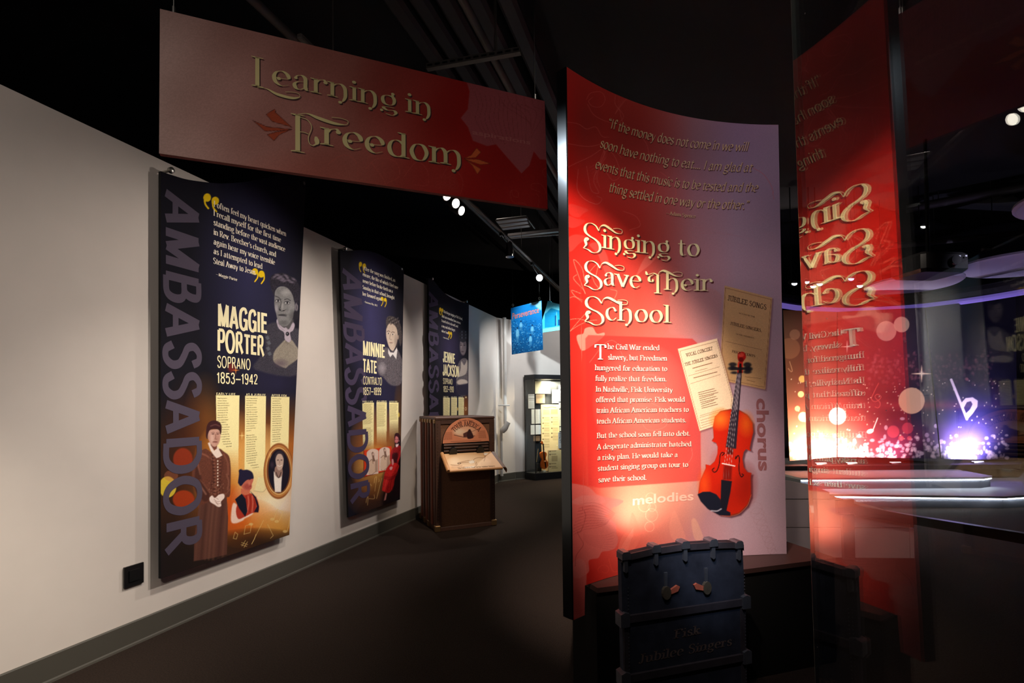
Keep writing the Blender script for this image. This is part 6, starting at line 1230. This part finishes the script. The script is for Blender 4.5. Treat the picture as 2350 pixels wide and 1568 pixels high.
def paint_map(c):
    c.C[:] = np.array((214, 168, 122.)); c.frame(920, 920, 4.9)
    c.ell((760, 690), 260, 90, (246, 216, 180), .8, power=.5); c.ell((600, 690), 80, 60, (250, 226, 196), .6, power=.6)
    for pts in ([(560, 720), (640, 725), (680, 700), (760, 690), (800, 670), (830, 690), (820, 660), (870, 640), (940, 640), (960, 600)], [(640, 700), (720, 680), (770, 672)], [(840, 720), (850, 690)], [(930, 590), (945, 640), (935, 680)], [(700, 745), (830, 740), (860, 710)]): c.line(pts, .9, (126, 84, 56), .8)
    c.poly([(760, 685), (800, 668), (830, 675), (825, 700), (780, 708)], (250, 240, 226), .8, 1.2); c.poly([(930, 590), (985, 585), (965, 610), (940, 615)], (250, 240, 226), .8, 1.2); c.poly([(715, 745), (830, 735), (825, 750), (720, 757)], (250, 240, 226), .8, 1.2)
    c.ell((645, 706), 8, 5, (60, 40, 30), .9); c.ell((668, 704), 8, 5, (60, 40, 30), .9)
    for k in range(5): c.line([(570, 728+k*7), (690, 726+k*6)], .6, (170, 120, 86), .6, .8, False); c.line([(900, 700+k*9), (1040, 694+k*9)], .5, (190, 150, 120), .5, .8, False)
printed('map_sheet', MS, lambda s, t: s, lambda s, t: t, 150, 60, paint_map, print_mat('map_print', .5), kiosk, .004)
mb = MB(); mb.prism(MS, [(0, 0), (1, 0), (1, 1), (0, 1)], .003, -.012); sb_ = mb.build('shelf_board', mat('map_shelf_wood', (160, 108, 66), .5, noise=.15), kiosk)
V, Fc, wd = pen_text('The First U.S. Tour of the Jubilee Singers', 'body'); mb = MB(); mb.add(MS.P(.15+V[:, 0]/wd*.72, .06+V[:, 1]*.10, .0055), Fc); obj('map_lettering', mb.v, mb.f, mat('brown_ink', (74, 46, 30)), kiosk)
f0, f1 = MS.P(0, 0), MS.P(1, 0); b0, b1_ = MS.P(0, 1), MS.P(1, 1)
mb = MB(); mb.tube([b0-kd*.02+Z3*.01, f0-kd*.02-Z3*.005], .022, 14); smooth_sharp(mb.build('scroll_roll', mat('map_roll', (190, 134, 84), .5, noise=.1), kiosk))
mb = MB(); mb.tube([f0-kd*.01-Z3*.008, f1-Z3*.008], .016, 12); smooth_sharp(mb.build('front_roll', mat('map_roll', (190, 134, 84)), kiosk))
mb = MB(); n = 8; cu = [(0, 0), (.03, .003), (.05, -.004), (.06, -.02), (.062, -.04), (.056, -.06)]; v = []
for p in (b1_, f1): v += [p+kd*x+Z3*z*(1 if p is f1 else .5) for x, z in cu]+[p+kd*(x-.005)+Z3*(z*(1 if p is f1 else .5)-.006) for x, z in cu[::-1]]
m_ = 12; mb.add(v, [(i, (i+1) % m_, m_+(i+1) % m_, m_+i) for i in range(m_)]+[tuple(range(m_)), tuple(range(m_, 2*m_))]); mb.build('curled_edge', mat('map_curl', (96, 62, 38), .5), kiosk)

# ================================================================== GLASS DISPLAY CASE
CK = K(1190, 840, 5.6); cq = [np.array(p) for p in ((.246, 9.60), (.44, 9.40), (1.55, 9.921), (1.72, 10.29))]
case = thing('display_case', 'tall black framed glass display case lit from inside at the far wall', 'display case', (.44, 9.4, 0))
CB = Plane((.262, 9.615, 0), (*cdir, 0)); ch = 2.08; M_CF = mat('case_black', (24, 24, 26), .45)
pt_ = lambda p: (float(p[0]), float(p[1]))
slab('base', [pt_(p) for p in cq], 0, .135, M_CF, case); slab('top', [pt_(p) for p in cq], ch-.09, ch, M_CF, case)
mb = MB(); mb.prism(CB, [(0.01, .135), (1.58, .135), (1.58, ch-.09), (0.01, ch-.09)], -.002, .012); mb.build('back_panel', mat('case_backing', (34, 38, 42), .8), case)
GM = glass_mat('case_glass', (.96, .98, .98)); M_EDGE = mat('case_frame', (30, 31, 33), .4)
for i in (0, 1):
    a, b = cq[i], cq[i+1]; d = (b-a)/np.linalg.norm(b-a); nn = np.array([d[1], -d[0]]); a_ = a-nn*.012+d*.012; b_ = b-nn*.012-d*.012
    slab('glass_pane', [pt_(a_), pt_(b_), pt_(b_-nn*.006), pt_(a_-nn*.006)], .14, ch-.095, GM, case)
for p in cq[:3]: 
    q = p+(np.array([1.0, 10.2])-p)*.012; mb = MB(); mb.box((q[0], q[1], ch/2), (np.array([1, 0, 0]), np.array([0, 1, 0]), Z3), (.007, .007, ch/2-.09)); mb.build('frame_post', M_EDGE, case)
area('case_light', (.95, 9.78, ch-.12), (.95, 9.86, 0), 70, .9, .12, (1, .86, .62))
spot('case_beam', (.75, 9.62, ch-.12), (.85, 9.83, .7), 150, 60, 1, (1, .84, .58), .02)
CBF = CB.shift(.05)
docs = [((213, 200, 410, 357), (232, 226, 196), 'cream document, largest and topmost at the left of the case', 'plain'), ((127, 365, 206, 548), (206, 206, 204), 'newspaper clipping at the far left of the case', 'news'), ((225, 365, 337, 480), (196, 166, 128), 'small brown photograph under the topmost document', 'photo'),
        ((432, 305, 513, 480), (196, 198, 200), 'newspaper clipping right of the topmost document', 'news'), ((516, 250, 620, 460), (150, 152, 158), 'grey newspaper page at the right, cut by the red panel edge', 'news'), ((168, 557, 292, 745), (236, 234, 224), 'tall white document left of the glowing text board', 'plain'),
        ((157, 757, 294, 884), (244, 246, 244), 'bright white letter below the tall white document', 'plain'), ((195, 897, 275, 968), (150, 120, 92), 'small brown card under the bright white letter', 'photo'), ((520, 470, 620, 550), (176, 176, 172), 'small grey paper right of the board top', 'plain'), ((525, 560, 620, 775), (220, 214, 188), 'tall cream paper right of the board', 'plain'),
        ((528, 785, 620, 838), (232, 228, 210), 'small cream card right of the board', 'plain')]
def paper(label, r, col, kind, surf, th=.004, grp='papers pinned in the display case'):
    a = surf.ab(*CK(r[0], r[3])); b = surf.ab(*CK(r[2], r[1])); pos = surf.P(a[0], a[1])
    o = thing('document', label, 'document', pos, grp); mb = MB(); mb.prism(surf, [(a[0], a[1]), (b[0], a[1]), (b[0], b[1]), (a[0], b[1])], 0, -th); mb.build('sheet', M_CF if th > .01 else mat('mount_board', (200, 196, 184), .8), o)
    def pf(c):
        c.C[:] = np.array(col, float); c.frame(1190, 840, 5.6); rr = random.Random(int(r[0]+r[1])); ink = tuple(x*.45 for x in col)
        if kind == 'news':
            for k in range(4): c.line([(r[0]+8, r[1]+14+k*22), (r[2]-8, r[1]+14+k*22)], 2.2 if k in (0, 2) else 1.1, ink, .8, 1, False)
            for k in range(10): c.line([(r[0]+8, r[1]+100+k*8), (r[2]-8, r[1]+100+k*8)], .6, ink, .4, .8, False)
        elif kind == 'photo': c.poly([(r[0], r[1]), (r[2], r[1]), (r[2], (r[1]+r[3])/2-10), (r[0], (r[1]+r[3])/2)], tuple(x*.7 for x in col), .8, 4)
        else:
            for k in range(int((r[3]-r[1])/12)): c.line([(r[0]+10, r[1]+12+k*12), (r[2]-10-rr.random()*20, r[1]+12+k*12)], .6, ink, .28, .8, False)
    f = quad_ab(surf, CK(r[0], r[1]), CK(r[2], r[1]), CK(r[0], r[3]), CK(r[2], r[3]))
    printed('print', surf, lambda s, t: a[0]+(b[0]-a[0])*s, lambda s, t: a[1]+(b[1]-a[1])*t, max(12, int((r[2]-r[0])/4)), max(12, int((r[3]-r[1])/4)), pf, print_mat('paper_print', .7), o, .001)
    return o
for r, col, lab, kd_ in docs: paper(lab, r, col, kd_, CBF)
def board(label, r, surf, rows_, zfloor=None):
    a = surf.ab(*CK(r[0], r[3])); b = surf.ab(*CK(r[2], r[1]))
    if zfloor is not None: a[1] = zfloor
    o = thing('text_board', label, 'text board', surf.P(a[0], a[1])); mb = MB(); mb.prism(surf, [(a[0], a[1]), (b[0], a[1]), (b[0], b[1]), (a[0], b[1])], 0, -.018); mb.build('board', mat('board_edge', (150, 110, 80), .7), o)
    def pf(c):
        c.C[:] = np.array((250, 222, 160.)); c.frame(1190, 840, 5.6); rows_(c)
    printed('print', surf, lambda s, t: a[0]+(b[0]-a[0])*s, lambda s, t: a[1]+(b[1]-a[1])*t, int((b[0]-a[0])*110)+30, int((b[1]-a[1])*110)+20, pf, print_mat('paper_print', .7), o, .001)
    return o
def main_rows(c):
    c.poly([(306, 506), (508, 506), (508, 636), (306, 636)], (238, 214, 150), .9, 1); ink = (130, 96, 56)
    c.line([(330, 534), (370, 540), (420, 528), (480, 536)], 1.6, ink, .8, 1)
    for k in range(7): c.line([(320, 566+k*9), (395, 566+k*9)], .7, ink, .5, .9, False); c.line([(418, 562+k*9), (500, 562+k*9)], .9, ink, .7, .9, False)
    for x, ys in ((312, (668, 738, 802, 870, 944, 1010)), (424, (664, 722, 802, 866, 916))):
        for y in ys:
            c.ell((x+4, y), 8, 8, (90, 66, 44), .9); c.line([(x+18, y-2), (x+80, y-2)], 1.1, ink, .7, 1, False)
            for k in range(4): c.line([(x+18, y+14+k*8), (x+84, y+14+k*8)], .6, ink, .4, .9, False)
board('tall glowing cream text board in the middle of the case', (298, 495, 520, 1330), CB.shift(.075), main_rows, .14)
def low_rows(c):
    ink = (110, 80, 50)
    for y in (1098, 1140, 1260, 1298): c.ell((404, y), 8, 8, (80, 58, 40), .9); c.line([(420, y-3), (480, y-5)], 1.2, ink, .8, 1, False)
    for k in range(9): c.line([(428, 1160+k*8), (498, 1158+k*8)], .7, ink, .6, .9, False)
    for k in range(2): c.line([(428, 1308+k*10), (500, 1306+k*10)], .7, ink, .6, .9, False)
board('low cream text board standing at the front right of the case', (385, 1072, 640, 1355), CB.shift(.20), low_rows, .137)
o = paper('black lettered poster JU between the two text boards', (512, 850, 620, 1062), (150, 156, 162), 'plain', CB.shift(.10))
L_ = Letters(CB.shift(.10), .003); L_.line('JUBI', CK(520, 930), CK(640, 930), CK(520, 860), 'wood'); L_.line('SING', CK(528, 985), CK(640, 985), CK(528, 945), 'wood'); L_.build('lettering', mat('poster_black', (26, 26, 30), .7), o)
# violin on a stand, bow
VP_ = CB.shift(.20); vio = thing('violin', 'small orange brown violin standing in the display case', 'violin', VP_.P(*VP_.ab(*CK(330, 1330))))
vb = [(300, 1108), (330, 1104), (356, 1118), (358, 1150), (348, 1180), (352, 1205), (372, 1235), (376, 1275), (362, 1310), (330, 1326), (300, 1318), (288, 1290), (292, 1240), (300, 1205), (288, 1180), (276, 1150), (280, 1120)]
q = np.array([VP_.ab(*CK(*p)) for p in vb]); q = spline(q, True, 3)[:-1]; mb = MB(); mb.prism(VP_, q, .012, -.03); mb.build('body', mat('violin_varnish', (206, 96, 30), .3, noise=.25, nscale=20), vio)
def vpoly(pts, o0, o1, m, nm): mb = MB(); mb.prism(VP_, [VP_.ab(*CK(*p)) for p in pts], o0, o1); mb.build(nm, m, vio)
vpoly([(303, 1000), (318, 1000), (334, 1210), (322, 1212)], .022, .012, mat('ebony', (24, 20, 20), .35), 'fingerboard'); vpoly([(332, 1245), (345, 1243), (350, 1300), (340, 1305)], .02, .012, mat('ebony', (24, 20, 20)), 'tailpiece')
vpoly([(286, 990), (296, 966), (306, 968), (312, 1000), (300, 1012)], .02, -.01, mat('violin_varnish', (206, 96, 30)), 'scroll'); vpoly([(322, 1222), (350, 1220), (350, 1227), (322, 1229)], .026, .012, mat('bridge_wood', (220, 190, 140), .5), 'bridge')
mb = MB(); p0 = VP_.ab(*CK(330, 1330)); mb.box(VP_.P(p0[0], .158, -.01), (VP_.ex, VP_.n, Z3), (.03, .03, .02), .004); o = mb.build('violin_stand', mat('stand_white', (220, 214, 190), .5)); tag(o, 'small white block holding up the violin', 'stand')
for p in ((284, 985), (322, 1005)):
    a = VP_.ab(*CK(*p)); mb = MB(); mb.tube([VP_.P(a[0]-.012, a[1], .0), VP_.P(a[0]+.012, a[1], .0)], .005, 8); mb.build('peg', M_BRASS, vio)
mb = MB(); a = VP_.ab(*CK(252, 1066)); b = VP_.ab(*CK(232, 1235)); mb.tube([VP_.P(*a), VP_.P(*b)], .006, 8); bow = mb.build('stick', mat('bow_wood', (176, 150, 100), .5)); bow.name = 'violin_bow'; tag(bow, 'thin violin bow leaning left of the violin in the case', 'bow')
mb = MB(); a = VP_.ab(*CK(228, 1262)); b = VP_.ab(*CK(272, 1262)); mb.tube([VP_.P(*a), VP_.P(*b)], .008, 8); mb.tube([VP_.P(*a), VP_.P(a[0], .138)], .006, 8); mb.tube([VP_.P(*b), VP_.P(b[0], .138)], .006, 8); tag(mb.build('bow_rest', M_DARKMETAL), 'small dark rest left of the violin in the case', 'stand')

# ================================================================== BLUE HANGING PICTURES
hx = np.array([.734, -.679, 0]); H1 = Plane(aty(1208, 750, 8.1), hx); H2 = Plane(aty(1290, 730, 8.7), hx)
HP = print_mat('hanging_print', .4)
def hang(label, surf, px, paint, nu, nv, wires, outline=None):
    f = quad_ab(surf, *px); t = thing('hanging_picture', label, 'picture', surf.P(*surf.ab(*px[2])), 'blue hanging pictures')
    printed('printed_face', surf, f[0], f[1], nu, nv, paint, HP, t, .001)
    mb = MB(); mb.prism(surf, f[2], 0, -.012); mb.build('board', mat('blue_board_edge', (20, 90, 130), .5), t)
    for u, v in wires:
        a = surf.P(*surf.ab(u, v)); mb = MB(); mb.tube([a, (a[0], a[1], 4.95)], .0025, 6); mb.build('hanging_wire', M_STEEL, t)
        mb = MB(); ring = [a+Z3*.02+surf.ex*.022*math.cos(k*.628)+Z3*.022*math.sin(k*.628) for k in range(11)]; mb.tube(ring, .004, 6, False); mb.build('ring', M_STEEL, t)
    return t
def paint_pers(c):
    U, V = c.U, c.V; c.C[:] = lerp((20, 120, 190), (10, 70, 116), (V-690)/120); c.frame(1090, 640, 3.2); r = random.Random(8)
    c.poly([(400, 180), (485, 160), (490, 230), (440, 200)], (150, 196, 214), .8, 4, True)
    for k in range(420):
        x, y = r.uniform(264, 500), r.uniform(300, 555); c.ell((x, y), 3, 2.4, (150, 210, 232) if k % 3 == 0 else (8, 44, 84), .6)
    for x, y, h in ((312, 370, 100), (338, 320, 60), (420, 350, 60), (408, 420, 70)):
        c.poly([(x-9, y+h*.6), (x-11, y+16), (x, y-2), (x+11, y+16), (x+8, y+h*.6)], (120, 180, 206), .8, 2, True); c.ell((x, y-8), 6, 7, (14, 50, 84)); c.poly([(x-7, y+h), (x-9, y+h*.55), (x+9, y+h*.55), (x+8, y+h)], (60, 120, 160), .8, 2)
    c.speck(.15)
ph_ = hang('blue hanging picture of field workers with an orange heading word', H1, ((1172.5, 707.5), (1242, 690), (1174.5, 814), (1245.5, 803)), paint_pers, 90, 140, ((1177, 703), (1238, 688)))
L_ = Letters(H1, .003); L_.line('Perseverance', K(1090, 640, 3.2)(275, 298), K(1090, 640, 3.2)(471, 248), K(1090, 640, 3.2)(275, 252), bold=.01); L_.build('heading_lettering', mat('orange_ink', (206, 112, 86), .5), ph_)
def paint_cabin(c):
    c.C[:] = np.array((60, 190, 224.)); c.frame(1090, 640, 3.2)
    c.poly([(490, 250), (535, 165), (640, 190), (640, 240), (560, 220), (510, 300)], (110, 216, 236), 1, 2); c.poly([(512, 260), (560, 215), (640, 240), (640, 350), (512, 360)], (20, 130, 176), 1, 2)
    for k in range(9): c.line([(514, 270+k*11), (584, 262+k*11)], .8, (10, 96, 140), .7, 1, False)
    c.poly([(586, 270), (600, 268), (600, 345), (586, 346)], (8, 60, 100), .9, 1); c.poly([(610, 300), (622, 300), (622, 342), (610, 342)], (10, 50, 90), .9, 1); c.line([(600, 245), (600, 350)], 1, (180, 232, 240), .7); c.poly([(488, 370), (640, 345), (640, 380), (488, 400)], (120, 214, 226), .9, 3); c.speck(.12)
S_ = H2; f = [S_.ab(*p) for p in ((1243, 764), (1244, 736), (1254, 704), (1257, 691), (1264, 691), (1266, 694), (1345, 712), (1345, 748))]
cb_ = thing('hanging_picture', 'cyan cutout picture of a log cabin hung half behind the red panel', 'picture', S_.P(*f[0]), 'blue hanging pictures')
mb = MB(); mb.prism(S_, f, 0, -.012); mb.build('board', mat('cyan_board', (70, 190, 220), .5), cb_)
tf_x = np.array([p[0] for p in f[1:7]]); tf_z = np.array([p[1] for p in f[1:7]]); xa, xb = f[0][0], f[7][0]
printed('printed_face', S_, lambda s, t: xa+(xb-xa)*s, lambda s, t: (f[0][1]+(f[7][1]-f[0][1])*s)*(1-t)+np.interp(xa+(xb-xa)*s, tf_x, tf_z)*t, 110, 80, paint_cabin, HP, cb_, .001)
a = S_.P(*S_.ab(1248, 708)); mb = MB(); a = S_.P(*S_.ab(1262, 691)); mb.tube([a, (a[0], a[1], 4.95)], .0025, 6); mb.build('hanging_wire', M_STEEL, cb_)

# ================================================================== GLASS PANE at the right
ga = math.radians(18.5); gd = np.array([math.sin(ga), math.cos(ga), 0]); gn = np.array([gd[1], -gd[0], 0]); gp = np.array([.478, .782, 1.5]); TL = .014
gu = Z3+gn*(-TL); gu /= np.linalg.norm(gu); gnn = np.cross(gd, gu)
if gnn@(EYE-gp) < 0: gnn = -gnn
GL = glass_mat('clear_glass', (.95, .97, .97), .018)
def gpt(t, h, o): return gp+gd*t+gu*h-gnn*o
pane = thing('glass_pane', 'large upright clear glass pane at the right, mirroring the red panel', 'glass', gpt(0, -1.5, 0))
def gbox(t0, t1, h0, h1, o0, o1, m, nm):
    v = [gpt(t, h, o) for o in (o0, o1) for h in (h0, h1) for t in (t0, t1)]; mb = MB(); mb.add(v, [(0, 1, 3, 2), (4, 6, 7, 5), (0, 4, 5, 1), (2, 3, 7, 6), (0, 2, 6, 4), (1, 5, 7, 3)]); return mb.build(nm, m, pane)
gbox(-1.25, -.0015, -1.499, 1.75, 0, .006, GL, 'pane')
gbox(-.0015, 0, -1.499, 1.75, 0, .006, mat('glass_edge', (120, 124, 118), .3, spec=.8), 'polished_edge')
gbox(-1.25, 0, -1.4995, -1.47, -.012, .018, M_DARKMETAL, 'floor_channel')
mb = MB(); r = random.Random(4)
for k in range(26):
    t = r.uniform(-.75, -.02); h = r.uniform(-.7, .9); rad = r.uniform(.0006, .0014); c = gpt(t, h, -.0003)
    mb.add([c+gd*rad*math.cos(j*1.047)+gu*rad*math.sin(j*1.047) for j in range(6)], [tuple(range(6))])
o = mb.build('dust_specks', mat('dust', (220, 216, 210), .9), pane); o['kind'] = 'stuff'
